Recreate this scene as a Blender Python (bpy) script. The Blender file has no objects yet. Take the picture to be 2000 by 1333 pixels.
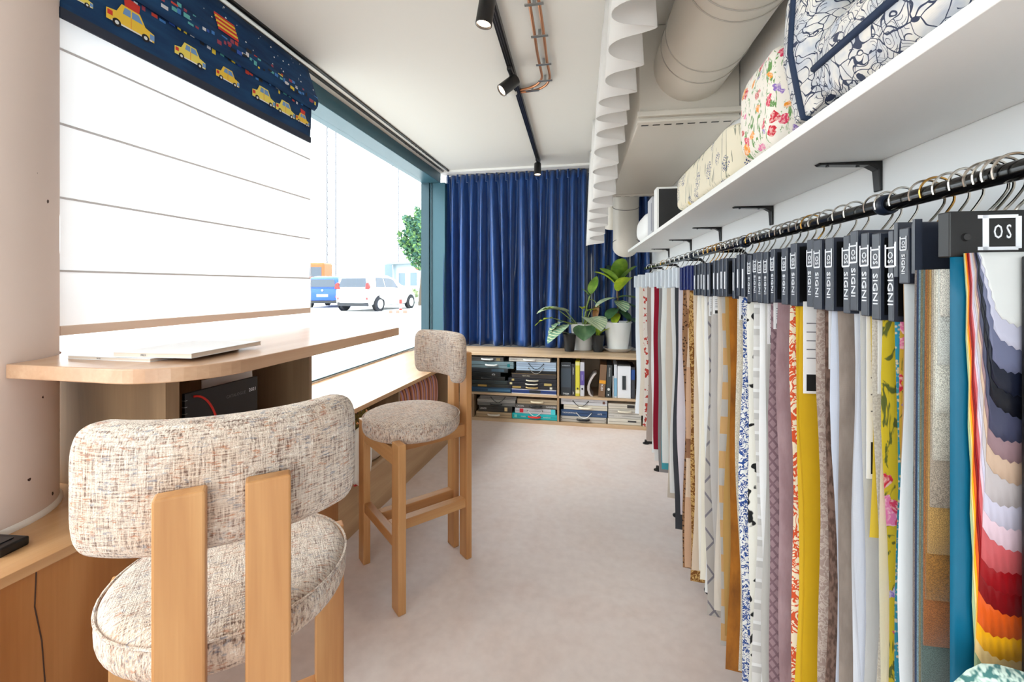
import bpy, bmesh, math, random
from mathutils import Vector, Matrix
random.seed(7)
PI = math.pi
SC = bpy.context.scene
COL = SC.collection

# ------------------------------------------------------------------ camera
F = 850.0; CAM_H = 1.3; VPX = 1165.0; VPY = 560.0      # photograph's focal length, eye height and vanishing point (px of 2000x1333)
YAW = math.atan((VPX - 1000) / F)
cam_d = bpy.data.cameras.new('camera'); cam = bpy.data.objects.new('camera', cam_d); COL.objects.link(cam)
cam.location = (0, 0, CAM_H); cam.rotation_euler = (PI / 2, 0, YAW)
cam_d.sensor_width = 36; cam_d.lens = 36 * F / 2000; cam_d.shift_y = -(666.5 - VPY) / 2000
cam_d.clip_start = .02; cam_d.clip_end = 600
SC.camera = cam

# ------------------------------------------------------------------ daylight (bright overcast sky) and exposure
w = bpy.data.worlds.new('sky'); SC.world = w; w.use_nodes = True
bg = w.node_tree.nodes['Background']; bg.inputs[0].default_value = (.93, .97, 1.0, 1); bg.inputs[1].default_value = 3.6
sun_d = bpy.data.lights.new('sun', 'SUN'); sun_d.energy = 2.6; sun_d.angle = .6; sun_d.color = (1, .97, .93)
sun = bpy.data.objects.new('sun', sun_d); COL.objects.link(sun); sun.rotation_euler = (math.radians(48), 0, math.radians(-60))
VS = SC.view_settings
VS.view_transform = 'Standard'; VS.look = 'None'; VS.gamma = 1; VS.use_curve_mapping = False; VS.exposure = 0.52
SC.cycles.max_bounces = 10; SC.cycles.diffuse_bounces = 6; SC.cycles.glossy_bounces = 4; SC.cycles.transmission_bounces = 6
SC.cycles.transparent_max_bounces = 12; SC.cycles.caustics_reflective = False; SC.cycles.caustics_refractive = False
SC.cycles.use_denoising = True; SC.cycles.sample_clamp_indirect = 6

# ------------------------------------------------------------------ places on real planes, read off the photograph
CY, SY = math.cos(YAW), math.sin(YAW)
def onz(u, v, z):
    d = F * (CAM_H - z) / (v - VPY); r = (u - 1000) / F * d
    return Vector((r * CY - d * SY, d * CY + r * SY, z))
def onx(u, v, x):
    k = (u - 1000) / F; d = x / (k * CY - SY)
    return Vector((x, d * CY + k * d * SY, CAM_H - (v - VPY) * d / F))
def ony(u, v, y):
    k = (u - 1000) / F; d = y / (CY + k * SY)
    return Vector((k * d * CY - d * SY, y, CAM_H - (v - VPY) * d / F))
WX, WS = .754, .0423                      # right-hand wall: X = WX - WS*Y
WA = math.atan(WS)
def rw(t, off, z=0.0): return Vector((WX - WS * t - off, t, z))
def tw(u, off):                            # Y on the plane parallel to that wall, off metres in front of it
    k = (u - 1000) / F
    d = (WX - off) / ((k * CY - SY) + WS * (CY + k * SY))
    return d * CY + k * d * SY

# ------------------------------------------------------------------ mesh helpers
class MB:
    def __init__(s): s.v = []; s.f = []
    def add(s, vs, fs):
        o = len(s.v); s.v += [tuple(p) for p in vs]; s.f += [tuple(i + o for i in f) for f in fs]; return s
    def box(s, x0, y0, z0, x1, y1, z1):
        return s.add([(x0,y0,z0),(x1,y0,z0),(x1,y1,z0),(x0,y1,z0),(x0,y0,z1),(x1,y0,z1),(x1,y1,z1),(x0,y1,z1)],
                     [(0,3,2,1),(4,5,6,7),(0,1,5,4),(1,2,6,5),(2,3,7,6),(3,0,4,7)])
    def bar(s, a, b, w, h):                # box beam from a to b
        a = Vector(a); b = Vector(b); d = (b - a).normalized()
        up = Vector((0,0,1)) if abs(d.z) < .95 else Vector((0,1,0))
        x = d.cross(up).normalized() * w / 2; y = x.normalized().cross(d).normalized() * h / 2
        q = [-x-y, x-y, x+y, -x+y]
        return s.add([a+p for p in q] + [b+p for p in q], [(3,2,1,0),(4,5,6,7),(0,1,5,4),(1,2,6,5),(2,3,7,6),(3,0,4,7)])
    def prism(s, poly, lo, hi, ax='z'):    # polygon extruded along an axis; poly holds the two other coordinates in xyz order
        mk = {'z': lambda a,b,c: (a,b,c), 'y': lambda a,b,c: (a,c,b), 'x': lambda a,b,c: (c,a,b)}[ax]
        n = len(poly)
        return s.add([mk(a,b,lo) for a,b in poly] + [mk(a,b,hi) for a,b in poly],
                     [tuple(range(n-1,-1,-1)), tuple(range(n,2*n))] + [(i,(i+1)%n,n+(i+1)%n,n+i) for i in range(n)])
    def tube(s, path, r, n=8, closed=False):
        P = [Vector(p) for p in path]; m = len(P); rs = r if isinstance(r, (list, tuple)) else [r]*m
        vs = []; up = None
        for i, p in enumerate(P):
            if closed: d = P[(i+1)%m] - P[i-1]
            else: d = P[min(i+1,m-1)] - P[max(i-1,0)]
            d.normalize()
            if up is None: up = d.orthogonal().normalized()
            up = (up - d * up.dot(d)); up = up.normalized() if up.length > 1e-6 else d.orthogonal().normalized()
            sd = d.cross(up)
            vs += [p + (up*math.cos(2*PI*k/n) + sd*math.sin(2*PI*k/n))*rs[i] for k in range(n)]
        fs = []
        for i in range(m if closed else m-1):
            j = (i+1) % m
            fs += [(i*n+k, i*n+(k+1)%n, j*n+(k+1)%n, j*n+k) for k in range(n)]
        if not closed: fs += [tuple(range(n-1,-1,-1)), tuple((m-1)*n+k for k in range(n))]
        return s.add(vs, fs)
    def lathe(s, prof, n=24, c=(0,0,0), ax='z'):
        mk = {'z': lambda x,y,z: (x,y,z), 'y': lambda x,y,z: (x,-z,y) , 'x': lambda x,y,z: (z,x,y)}[ax]
        vs = []; m = len(prof)
        for r, z in prof:
            for k in range(n):
                a = 2*PI*k/n; p = mk(max(r,1e-5)*math.cos(a), max(r,1e-5)*math.sin(a), z); vs.append((p[0]+c[0],p[1]+c[1],p[2]+c[2]))
        fs = [(i*n+k, i*n+(k+1)%n, (i+1)*n+(k+1)%n, (i+1)*n+k) for i in range(m-1) for k in range(n)]
        fs += [tuple(range(n-1,-1,-1)), tuple((m-1)*n+k for k in range(n))]
        return s.add(vs, fs)
    def grid(s, fn, nu, nv, closeu=False):
        vs = [fn(i/nu, j/nv) for j in range(nv+1) for i in range(nu + (0 if closeu else 1))]
        q = nu if closeu else nu+1
        return s.add(vs, [(j*q+i, j*q+(i+1)%q, (j+1)*q+(i+1)%q, (j+1)*q+i) for j in range(nv) for i in range(nu)])
    def build(s, name, mat, parent=None, smooth=False, bevel=0, solid=0, sub=0, seg=2):
        me = bpy.data.meshes.new(name); me.from_pydata(s.v, [], s.f); me.update()
        if smooth:
            me.polygons.foreach_set('use_smooth', [True]*len(me.polygons)); me.set_sharp_from_angle(angle=math.radians(50))
        o = bpy.data.objects.new(name, me); COL.objects.link(o)
        if mat: me.materials.append(mat)
        if parent: o.parent = parent
        if solid: md = o.modifiers.new('s','SOLIDIFY'); md.thickness = solid; md.offset = 0
        if bevel: md = o.modifiers.new('b','BEVEL'); md.width = bevel; md.segments = seg; md.limit_method = 'ANGLE'
        if sub: md = o.modifiers.new('u','SUBSURF'); md.levels = sub; md.render_levels = sub
        return o
def tag(o, label, cat, group=None, kind=None):
    if label: o['label'] = label
    if cat: o['category'] = cat
    if group: o['group'] = group
    if kind: o['kind'] = kind
    return o
def thing(name, label, cat, loc=(0,0,0), rz=0, group=None):
    o = bpy.data.objects.new(name, None); COL.objects.link(o); o.empty_display_size = .05
    o.location = loc; o.rotation_euler = (0,0,rz); return tag(o, label, cat, group)
def struct(name, mb, mat, parent=None, **k):
    o = mb.build(name, mat, parent, **k); o['kind'] = 'structure'; return o
def like(o, parent, loc=None, rz=None):     # another piece with the same mesh
    c = o.copy(); COL.objects.link(c); c.parent = parent
    if loc is not None: c.location = loc
    if rz is not None: c.rotation_euler = (0,0,rz)
    return c
def copy_tree(o, parent=None):
    c = o.copy(); COL.objects.link(c); c.parent = parent
    for ch in list(o.children): copy_tree(ch, c)
    return c
_TX = {}
def text(name, body, size, mat, parent, loc, rot, ex=.0004, align='CENTER', sx=1):
    key = (body, round(size, 5), align)
    if key not in _TX:
        cu = bpy.data.curves.new(name, 'FONT'); cu.body = body; cu.size = size; cu.extrude = ex; cu.align_x = align; cu.align_y = 'CENTER'; cu.resolution_u = 2
        tmp = bpy.data.objects.new(name, cu); COL.objects.link(tmp)
        dg = bpy.context.evaluated_depsgraph_get()
        _TX[key] = bpy.data.meshes.new_from_object(tmp.evaluated_get(dg)); bpy.data.objects.remove(tmp)
    me = _TX[key].copy(); me.materials.clear(); me.materials.append(mat)
    o = bpy.data.objects.new(name, me); COL.objects.link(o)
    o.parent = parent; o.location = loc; o.rotation_euler = rot; o.scale = (sx,1,1); return o

# ------------------------------------------------------------------ materials
def lin(c):
    return tuple((x/255/12.92 if x/255 <= .04045 else ((x/255+.055)/1.055)**2.4) for x in c) + (1,)
class NT:
    def __init__(s, name):
        s.m = bpy.data.materials.new(name); s.m.use_nodes = True; s.t = s.m.node_tree
        s.bsdf = s.t.nodes['Principled BSDF']; s.out = s.t.nodes['Material Output']; s._tc = None
    def put(s, sock, val):
        if isinstance(val, bpy.types.NodeSocket): s.t.links.new(val, sock)
        else: sock.default_value = val
    def n(s, typ, ins=None, out=0, **props):
        nd = s.t.nodes.new(typ)
        for k, v in props.items(): setattr(nd, k, v)
        for k, v in (ins or {}).items(): s.put(nd.inputs[k], v)
        return nd.outputs[out]
    def obj(s):
        if s._tc is None: s._tc = s.t.nodes.new('ShaderNodeTexCoord')
        return s._tc.outputs['Object']
    def scaled(s, sc, rot=(0,0,0), co=None):
        return s.n('ShaderNodeMapping', {'Vector': co or s.obj(), 'Scale': sc, 'Rotation': rot})
    def noise(s, co, scale=5, detail=3, rough=.5, dist=0, out=0):
        return s.n('ShaderNodeTexNoise', {'Vector': co, 'Scale': scale, 'Detail': detail, 'Roughness': rough, 'Distortion': dist}, out=out)
    def vor(s, co, scale, feature='F1', out=0, rnd=1):
        return s.n('ShaderNodeTexVoronoi', {'Vector': co, 'Scale': scale, 'Randomness': rnd}, out=out, feature=feature)
    def wave(s, co, scale, dist=0, det=2, ds=1, kind='BANDS', direction='X'):
        return s.n('ShaderNodeTexWave', {'Vector': co, 'Scale': scale, 'Distortion': dist, 'Detail': det, 'Detail Scale': ds}, out=1, wave_type=kind, bands_direction=direction)
    def math(s, op, a, b=0, c=0):
        nd = s.t.nodes.new('ShaderNodeMath'); nd.operation = op
        s.put(nd.inputs[0], a); s.put(nd.inputs[1], b); s.put(nd.inputs[2], c); return nd.outputs[0]
    def ramp(s, fac, stops, mode='LINEAR'):
        nd = s.t.nodes.new('ShaderNodeValToRGB'); cr = nd.color_ramp; cr.interpolation = mode
        while len(cr.elements) < len(stops): cr.elements.new(.5)
        for e, (p, c) in zip(cr.elements, stops): e.position = p; e.color = c if len(c) == 4 else lin(c)
        s.put(nd.inputs[0], fac); return nd.outputs[0]
    def mix(s, fac, a, b, blend='MIX'):
        nd = s.t.nodes.new('ShaderNodeMix'); nd.data_type = 'RGBA'; nd.blend_type = blend
        s.put(nd.inputs[0], fac); s.put(nd.inputs[6], a); s.put(nd.inputs[7], b); return nd.outputs[2]
    def sep(s, co):
        nd = s.t.nodes.new('ShaderNodeSeparateXYZ'); s.put(nd.inputs[0], co); return nd.outputs
    def bump(s, h, st=.3, dist=.005):
        s.put(s.bsdf.inputs['Normal'], s.n('ShaderNodeBump', {'Height': h, 'Strength': st, 'Distance': dist}))
    def done(s, col=None, rough=.5, metal=0, spec=.5, sheen=0, **k):
        b = s.bsdf.inputs
        if col is not None: s.put(b['Base Color'], col)
        s.put(b['Roughness'], rough); s.put(b['Metallic'], metal); s.put(b['Specular IOR Level'], spec)
        if sheen: b['Sheen Weight'].default_value = sheen
        for kk, v in k.items(): s.put(b[kk.replace('_',' ')], v)
        return s.m
_C = {}
def plain(rgb, rough=.5, metal=0, spec=.5, name=None, **k):
    key = (rgb, rough, metal, spec, tuple(sorted(k.items())))
    if key not in _C:
        _C[key] = NT(name or 'paint_%02x%02x%02x' % tuple(int(x) for x in rgb)).done(lin(rgb), rough, metal, spec, **k)
    return _C[key]
def wood(name, c1, c2, c3, grain='z', fine=1.0, rough=.45, bump=.08, spec=.35):
    t = NT(name); i = 'xyz'.index(grain)
    def s3(a, b): return tuple(b if j == i else a for j in range(3))
    big = t.noise(t.scaled(s3(7*fine, .7*fine)), 1, 4, .55, .6)
    fib = t.noise(t.scaled(s3(120*fine, 2.5*fine)), 1, 3, .6)
    col = t.ramp(big, [(.25, c1), (.5, c2), (.75, c3)])
    col = t.mix(t.ramp(fib, [(.35, (0,0,0)), (.75, (255,255,255))]), t.mix(.22, col, lin(c1)), col)
    t.bump(fib, bump, .002)
    return t.done(col, rough, spec=spec)
W_OAK = wood('oak_board', (150,120,92), (186,155,122), (205,178,146), 'y')
W_OAKX = wood('oak_board_x', (160,132,104), (196,168,136), (214,190,158), 'x')
W_OAKZ = wood('oak_upright', (120,98,76), (150,124,96), (168,142,112), 'z')
W_BENCH = wood('bench_oak', (128,76,36), (166,108,58), (188,132,80), 'z', .8)
W_BTOP = wood('bench_top_oak', (168,122,80), (196,152,108), (212,172,128), 'y', .9, .2, .03, .6)
W_CTR = wood('counter_oak', (168,128,98), (194,156,126), (208,174,144), 'y', 1, .24, .03, .5)
W_STOOL = wood('stool_beech', (160,106,62), (192,142,92), (208,162,110), 'z', 1.6, .38, .03)
W_STOOLX = wood('stool_beech_rail', (160,106,62), (192,142,92), (208,162,110), 'x', 1.6, .38, .03)
BLACK = plain((14,14,16), .4, name='black_plastic'); BLACKM = plain((16,16,18), .3, .2, name='black_steel')
HDR = plain((40,45,58), .34, 0, .7, name='header_glare_black')  # black header, bluish window glare of the spines put into its colour
CHROME = plain((205,200,192), .16, 1, name='chrome_wire'); BRASS = plain((196,150,80), .2, 1, name='brass_wire')
WHITE = plain((238,238,236), .5, name='white_board'); PAPER = plain((236,236,238), .6, name='paper'); INK = plain((18,18,20), .6, name='ink')
LOGO = plain((225,228,235), .5, name='logo_silver')
COPPER = plain((196,134,96), .3, .85, name='copper'); STEEL = plain((170,172,172), .35, .9, name='zinc')
TEAL = plain((52,92,106), .4, .1, name='teal_frame')
def fab(kind, c1, c2=(0,0,0), c3=(0,0,0), sc=1.0, rough=.85, sheen=.15):
    key = ('fab', kind, c1, c2, c3, sc)
    if key in _C: return _C[key]
    t = NT('cloth_' + kind + '_%02x%02x%02x' % c1); co = t.obj(); base = lin(c1)
    wv = t.math('ADD', t.wave(co, 260*sc, direction='X'), t.wave(co, 260*sc, direction='Z')); bst = .12
    soft = t.noise(co, 14, 3)
    if kind == 'plain': col = t.mix(t.math('MULTIPLY', soft, .12), base, lin(tuple(x*.72 for x in c1)))
    elif kind == 'satin': col = t.mix(t.math('MULTIPLY', soft, .2), base, lin(tuple(x*.85 for x in c1))); rough = .32; bst = .02; sheen = 0
    elif kind == 'velvet': col = t.mix(t.ramp(t.noise(t.scaled((30,30,9)), 1, 4, .6), [(.35,(0,0,0)),(.7,(255,255,255))]), base, lin(c2)); sheen = .3
    elif kind == 'weave':
        nz = t.noise(co, 420*sc, 1); col = t.mix(t.ramp(nz, [(.42,(0,0,0)),(.58,(255,255,255))]), base, lin(c2)); wv = nz; bst = .5
    elif kind == 'chenille':
        nz = t.noise(t.scaled((200,200,80)), 1, 2); col = t.mix(t.ramp(nz, [(.4,(0,0,0)),(.6,(255,255,255))]), base, lin(c2)); wv = nz; bst = .5
    elif kind == 'leopard':
        v = t.vor(co, 90*sc); col = t.mix(t.ramp(v, [(.25,(255,255,255)),(.45,(0,0,0))]), base, lin(c2))
    elif kind == 'cow':
        nz = t.noise(co, 22*sc, 2, .5); col = t.mix(t.ramp(nz, [(.56,(0,0,0)),(.58,(255,255,255))]), base, lin(c2))
    elif kind == 'print':
        nz = t.noise(co, 45*sc, 2, .6, 1.2); col = t.mix(t.ramp(nz, [(.45,(0,0,0)),(.47,(255,255,255)),(.56,(255,255,255)),(.58,(0,0,0))]), base, lin(c2))
    elif kind in ('trellis', 'diamond'):
        s = t.sep(co); x, z = s[0], s[2]
        def line(a, b, wd):
            q = t.math('FRACT', t.math('MULTIPLY', t.math('ADD', t.math('MULTIPLY', x, a), t.math('MULTIPLY', z, b)), 1))
            return t.math('LESS_THAN', q, wd)
        if kind == 'trellis': m = t.math('MAXIMUM', line(11,8,.09), line(11,-8,.09))
        else: m = t.math('MAXIMUM', line(50,38,.35), line(50,-38,.22))
        col = t.mix(m, base, lin(c2)); wv = m; bst = .5 if kind == 'diamond' else .1
    elif kind == 'squares':
        s = t.sep(co); q = t.math('FRACT', t.math('MULTIPLY', s[2], 9)); col = t.mix(t.math('LESS_THAN', q, .5), base, lin(c2))
    elif kind == 'stripes':
        s = t.sep(co); q = t.math('FRACT', t.math('MULTIPLY', s[1], 9*sc))
        col = t.ramp(q, [(0,c1),(.12,c2),(.2,c3),(.34,(60,24,36)),(.4,c1),(.55,(196,120,84)),(.7,(70,30,40)),(.76,c2),(.9,c3)], 'CONSTANT')
    elif kind == 'bands':
        s = t.sep(co); q = t.math('FRACT', t.math('MULTIPLY', s[2], 6*sc)); col = t.ramp(q, [(0,c1),(.4,c2),(.7,c3),(.85,c1)], 'CONSTANT')
    elif kind == 'floral':
        co = t.n('ShaderNodeVectorMath', {0: co, 1: t.n('ShaderNodeVectorMath', {0: t.noise(co, 26*sc, 2, .5, 0, 1), 1: (.05/sc,)*3}, operation='MULTIPLY')}, operation='ADD')
        v = t.vor(co, 22*sc); vc = t.vor(co, 22*sc, out=1); lf = t.noise(t.scaled((46*sc,46*sc,20*sc)), 1, 3, .6, 1.5)
        r = t.sep(vc)[0]
        fl = t.ramp(r, [(0,(214,60,96)),(.25,(238,150,40)),(.42,(200,40,60)),(.6,(226,120,170)),(.8,(140,110,190))], 'CONSTANT')
        col = t.mix(t.ramp(lf, [(.56,(0,0,0)),(.6,(255,255,255))]), base, lin(c2))
        fl = t.mix(t.ramp(t.noise(co, 140, 2), [(.45,(0,0,0)),(.6,(190,190,190))]), fl, lin((250,236,226)))
        col = t.mix(t.math('LESS_THAN', t.math('ADD', v, t.math('MULTIPLY', t.noise(co, 90), .3)), .5), col, fl)
    elif kind == 'sprig':
        v = t.vor(co, 11*sc); sp = t.vor(co, 170*sc); lf = t.noise(t.scaled((60,60,7)), 1, 2, .5, .8)
        col = t.mix(t.ramp(lf, [(.62,(0,0,0)),(.635,(255,255,255))]), base, lin((128,132,116)))
        dots = t.math('MULTIPLY', t.math('LESS_THAN', v, .36), t.math('LESS_THAN', sp, .42))
        col = t.mix(dots, col, lin(c2))
        y = t.math('LESS_THAN', t.vor(t.scaled((1,1,1), (.4,.9,.2)), 9*sc), .13); col = t.mix(y, col, lin(c3))
    elif kind == 'toile':
        dco = t.n('ShaderNodeVectorMath', {0: co, 1: t.n('ShaderNodeVectorMath', {0: t.noise(co, 9, 2, .5, 0, 1), 1: (.16,.16,.16)}, operation='MULTIPLY')}, operation='ADD')
        e = t.vor(dco, 40*sc, 'DISTANCE_TO_EDGE'); rings = t.math('FRACT', t.math('MULTIPLY', t.vor(dco, 22*sc), 7.5))
        ln = t.math('MAXIMUM', t.math('LESS_THAN', e, .032), t.math('MULTIPLY', t.math('LESS_THAN', rings, .14), t.math('GREATER_THAN', t.noise(co, 11, 2), .46)))
        wash = t.ramp(t.noise(co, 16, 3, .6, .5), [(.4,(0,0,0)),(.65,(235,235,235))])
        col = t.mix(wash, base, lin(c2)); col = t.mix(ln, col, lin(c3))
    t.bump(wv, bst, .0015)
    _C[key] = t.done(col, rough, spec=.25, sheen=sheen); return _C[key]
def make_boucle(flat=False):
    t = NT('boucle_tweed'); co = t.obj()
    h = t.noise(t.scaled((30,360,60) if flat else (30,30,360)), 1, 3, .65); v = t.noise(t.scaled((340,26,60) if flat else (340,340,26)), 1, 3, .65); kn = t.noise(co, 330, 2)
    tone = t.noise(co, 5, 3); flk = t.noise(t.scaled((70,300,120) if flat else (70,70,300)), 1, 2, .5); hue = t.noise(co, 34, 2)
    col = t.ramp(tone, [(.3,(206,194,184)),(.5,(216,200,186)),(.7,(212,186,164))])
    th = t.math('ADD', t.math('MULTIPLY', h, .5), t.math('MULTIPLY', v, .5))
    col = t.mix(t.ramp(th, [(.38,(255,255,255)),(.5,(0,0,0))]), col, lin((118,92,80)))
    col = t.mix(t.ramp(th, [(.55,(0,0,0)),(.66,(255,255,255))]), col, lin((240,232,222)))
    fc = t.ramp(hue, [(.3,(96,106,128)),(.45,(150,150,156)),(.55,(186,120,76)),(.7,(150,84,64))])
    col = t.mix(t.ramp(flk, [(.56,(0,0,0)),(.66,(215,215,215))]), col, fc)
    t.bump(t.math('ADD', t.math('MULTIPLY', th, 1.4), kn), .9, .004)
    return t.done(col, .95, spec=.15, sheen=.2)
BOUCLE = make_boucle(); BOUCLEF = make_boucle(True)
def make_plaster(name, rgb, pits=True, rough=.8, spots=(70,50,44), k=.115):
    t = NT(name); co = t.obj(); a = t.noise(co, 2.2, 4); col = t.mix(t.ramp(a, [(.3,(0,0,0)),(.7,(60,60,60))]), lin(rgb), lin(tuple(x*.9 for x in rgb)))
    if pits:
        v = t.vor(co, 12); cell = t.sep(t.vor(co, 12, out=1))[0]
        m = t.math('MULTIPLY', t.math('LESS_THAN', t.math('ADD', v, t.math('MULTIPLY', t.noise(co, 120), .1)), k), t.math('GREATER_THAN', cell, .45))
        col = t.mix(m, col, lin(spots)); t.bump(t.math('SUBTRACT', 1, m), .3, .003)
    return t.done(col, rough, spec=.3)
CONCRETE = make_plaster('painted_concrete', (222,204,194)); CEIL = make_plaster('ceiling_plaster', (226,225,220), False); WALLM = make_plaster('wall_paint', (228,230,232), False, .7)
def make_floor():
    t = NT('vinyl_floor'); co = t.obj(); a = t.noise(co, 1.3, 5, .6, .4); b = t.noise(co, 24, 3)
    col = t.ramp(a, [(.3,(212,192,184)),(.5,(220,207,202)),(.7,(214,194,185))]); col = t.mix(.12, col, t.ramp(b, [(.3,(150,140,136)),(.7,(230,224,220))]))
    t.bump(t.noise(co, 300, 2), .05, .001)
    return t.done(col, t.math('ADD', .26, t.math('MULTIPLY', a, .16)), spec=.5)
FLOORM = make_floor()
def make_glass():
    t = NT('window_glass'); t.t.nodes.remove(t.bsdf)
    tr = t.n('ShaderNodeBsdfTransparent', {'Color': (.97,.99,.985,1)}); gl = t.n('ShaderNodeBsdfGlossy', {'Roughness': 0.02})
    fr = t.math('ADD', .03, t.math('MULTIPLY', t.math('POWER', t.n('ShaderNodeLayerWeight', {'Blend': .5}, out=1), 4), .35))
    t.put(t.out.inputs[0], t.n('ShaderNodeMixShader', {0: fr, 1: tr, 2: gl})); return t.m
GLASS = make_glass()
def make_sheer(name, rgb, trans=.6, see=.0, lines=False):
    t = NT(name); t.t.nodes.remove(t.bsdf)
    d = t.n('ShaderNodeBsdfDiffuse', {'Color': lin(rgb)}); r = t.n('ShaderNodeBsdfTranslucent', {'Color': lin(rgb)})
    m = t.n('ShaderNodeMixShader', {0: trans, 1: d, 2: r})
    if see: m = t.n('ShaderNodeMixShader', {0: see, 1: m, 2: t.n('ShaderNodeBsdfTransparent')})
    t.put(t.out.inputs[0], m); return t.m
BLIND = make_sheer('blind_sheer', (238,239,243), .27, .02); VAL = make_sheer('valance_cloth', (240,238,236), .35)
def make_emit(name, rgb, st):
    t = NT(name); t.t.nodes.remove(t.bsdf)
    t.put(t.out.inputs[0], t.n('ShaderNodeEmission', {'Color': lin(rgb), 'Strength': st})); return t.m
LAMP = make_emit('lamp_glow', (255,226,196), 5)
# ================================================================== the room
ZC = 2.56; YB = -2.6; YF = 4.82; XG = -1.85
struct('floor', MB().box(-1.98, YB-.1, -.1, 1.0, YF+.1, 0), FLOORM)
struct('ceiling', MB().box(-1.98, YB-.1, ZC, 1.0, YF+.1, ZC+.12), CEIL)
struct('wall_right', MB().prism([(WX-WS*YB, YB), (WX-WS*YB+.15, YB), (WX-WS*YF+.15, YF), (WX-WS*YF, YF)], 0, ZC), WALLM)
struct('wall_back', MB().box(-1.66, YF-.06, 0, .62, YF+.06, ZC), WALLM)
struct('wall_left', MB().box(XG-.1, YB, 0, XG+.02, YF, .632), WALLM)
struct('wall_front', MB().box(XG, YB-.06, 0, WX-WS*YB, YB+.06, .4), WALLM)
struct('trim_1', MB().box(-1.66, 4.50, ZC-.022, .5, 4.72, ZC), WHITE)            # white curtain rail cover over the blue curtain
def window(name, x0, y0, x1, y1, z0, z1, splits):
    # slab of glass between two ends with a teal frame; runs along X or Y
    along_y = abs(y1-y0) > abs(x1-x0)
    fr = MB()
    root = None
    def seg(a, b, zz0, zz1, th):
        m = MB()
        if along_y: m.box(x0-th, a, zz0, x0+th, b, zz1)
        else: m.box(a, y0-th, zz0, b, y0+th, zz1)
        return m
    lo, hi = (y0, y1) if along_y else (x0, x1)
    root = struct(name, seg(lo, hi, z0-.036, z0-.004, .012), WHITE)
    ps = [lo] + splits + [hi]
    seg(lo, hi, z0-.004, z0+.004, .008).build('gasket', TEAL, root)
    for p in splits: seg(p-.03, p+.03, z0, z1, .04).build('mullion', TEAL, root)
    for a, b in zip(ps[:-1], ps[1:]): seg(a, b, z0, z1, .004).build('pane', GLASS, root)
    return root
w1 = window('window_1', XG, 1.05, XG, 4.57, .672, 2.45, [])
window('added_window_2', XG, YB, XG, .6, .672, 2.45, [-1.2])  # unseen run of glazing, added for daylight fill from behind
window('added_window_3', XG, YB, WX-WS*YB, YB, .42, 2.45, [-.6])  # invented rear glazing, added so daylight reaches in behind the camera
LINTEL = plain((58,98,112), .35, .1, name='teal_lintel')
b = MB().box(XG-.06, YB, 2.45, -1.70, 4.6, ZC).build('lintel', LINTEL, None, bevel=.004); b.name = 'trim_2'; b['kind'] = 'structure'
lt = MB().box(XG, YB-.06, 2.45, WX-WS*YB, YB+.06, ZC); struct('trim_3', lt, TEAL)
MB().box(XG-.06, 4.57, .66, -1.64, 4.66, 2.45).build('corner_post', TEAL, w1, bevel=.004)
MB().box(-1.795, 4.56, .66, -1.79, 4.572, 2.45).build('post_groove', plain((28,52,62), .5), w1)
MB().box(XG-.06, 4.55, .66, -1.82, 4.57, 2.45).build('glazing_bead', plain((40,72,84), .5), w1)

# column
t = struct('column', MB().lathe([(.235,0),(.235,ZC)], 72, (-1.73,.84,0)), CONCRETE, smooth=True)
t.name = 'wall_column'
MB().lathe([(.242,.66),(.242,.668),(.236,.676)], 72, (-1.73,.84,0)).build('sealant', plain((236,232,226), .6), t, smooth=True)

# ================================================================== window bench
bench = thing('window_bench', 'long oak window bench with open cushion niches under its white lit top', 'bench', (-1.315,0,0), -math.atan(.031))
BD = .52
MB().prism([(-.535-.031*-2.4,-2.4),(.012,-2.4),(.012,4.02),(-.535-.031*4.02-.0,4.02)], .635, .66).build('seat_board', W_BTOP, bench, bevel=.002)
MB().box(-.02, -2.4, .0, 0, 1.95, .634).build('front_panel', W_BENCH, bench)
MB().box(-.02, 1.953, .0, 0, 4.02, .262).build('plinth_panel', wood('bench_plinth_oak', (150,116,82),(182,146,108),(200,166,126),'y'), bench)
MB().box(-BD, 1.953, .262, 0, 4.02, .28).build('niche_floor', W_OAK, bench)
MB().box(-BD, 1.953, .28, -BD+.015, 4.02, .634).build('back_panel', W_OAKZ, bench)
for y in (1.953, 2.58, 3.46, 4.0): MB().box(-BD+.015, y, .28, 0, y+.02, .634).build('divider', W_OAKZ, bench)
crack = [(0,.79,.632),(0,.787,.55),(0,.80,.46),(0,.806,.36),(0,.802,.25),(0,.808,.12),(0,.80,.0)]
MB().tube([(x+.0002,y,z) for x,y,z in crack], .0015, 5).build('wood_crack', plain((58,32,18), .8), bench)
sk = onz(12, 1078, .66)
so = thing('desk_socket', 'small black power socket block lying on bench board by the column', 'socket', (sk.x-.03, sk.y, .66), .1)
MB().box(-.06,-.03,0,.05,.03,.022).build('body', BLACK, so, bevel=.004)
MB().box(-.035,-.015,.022,.025,.015,.024).build('cover', plain((34,34,36), .3), so)

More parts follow.
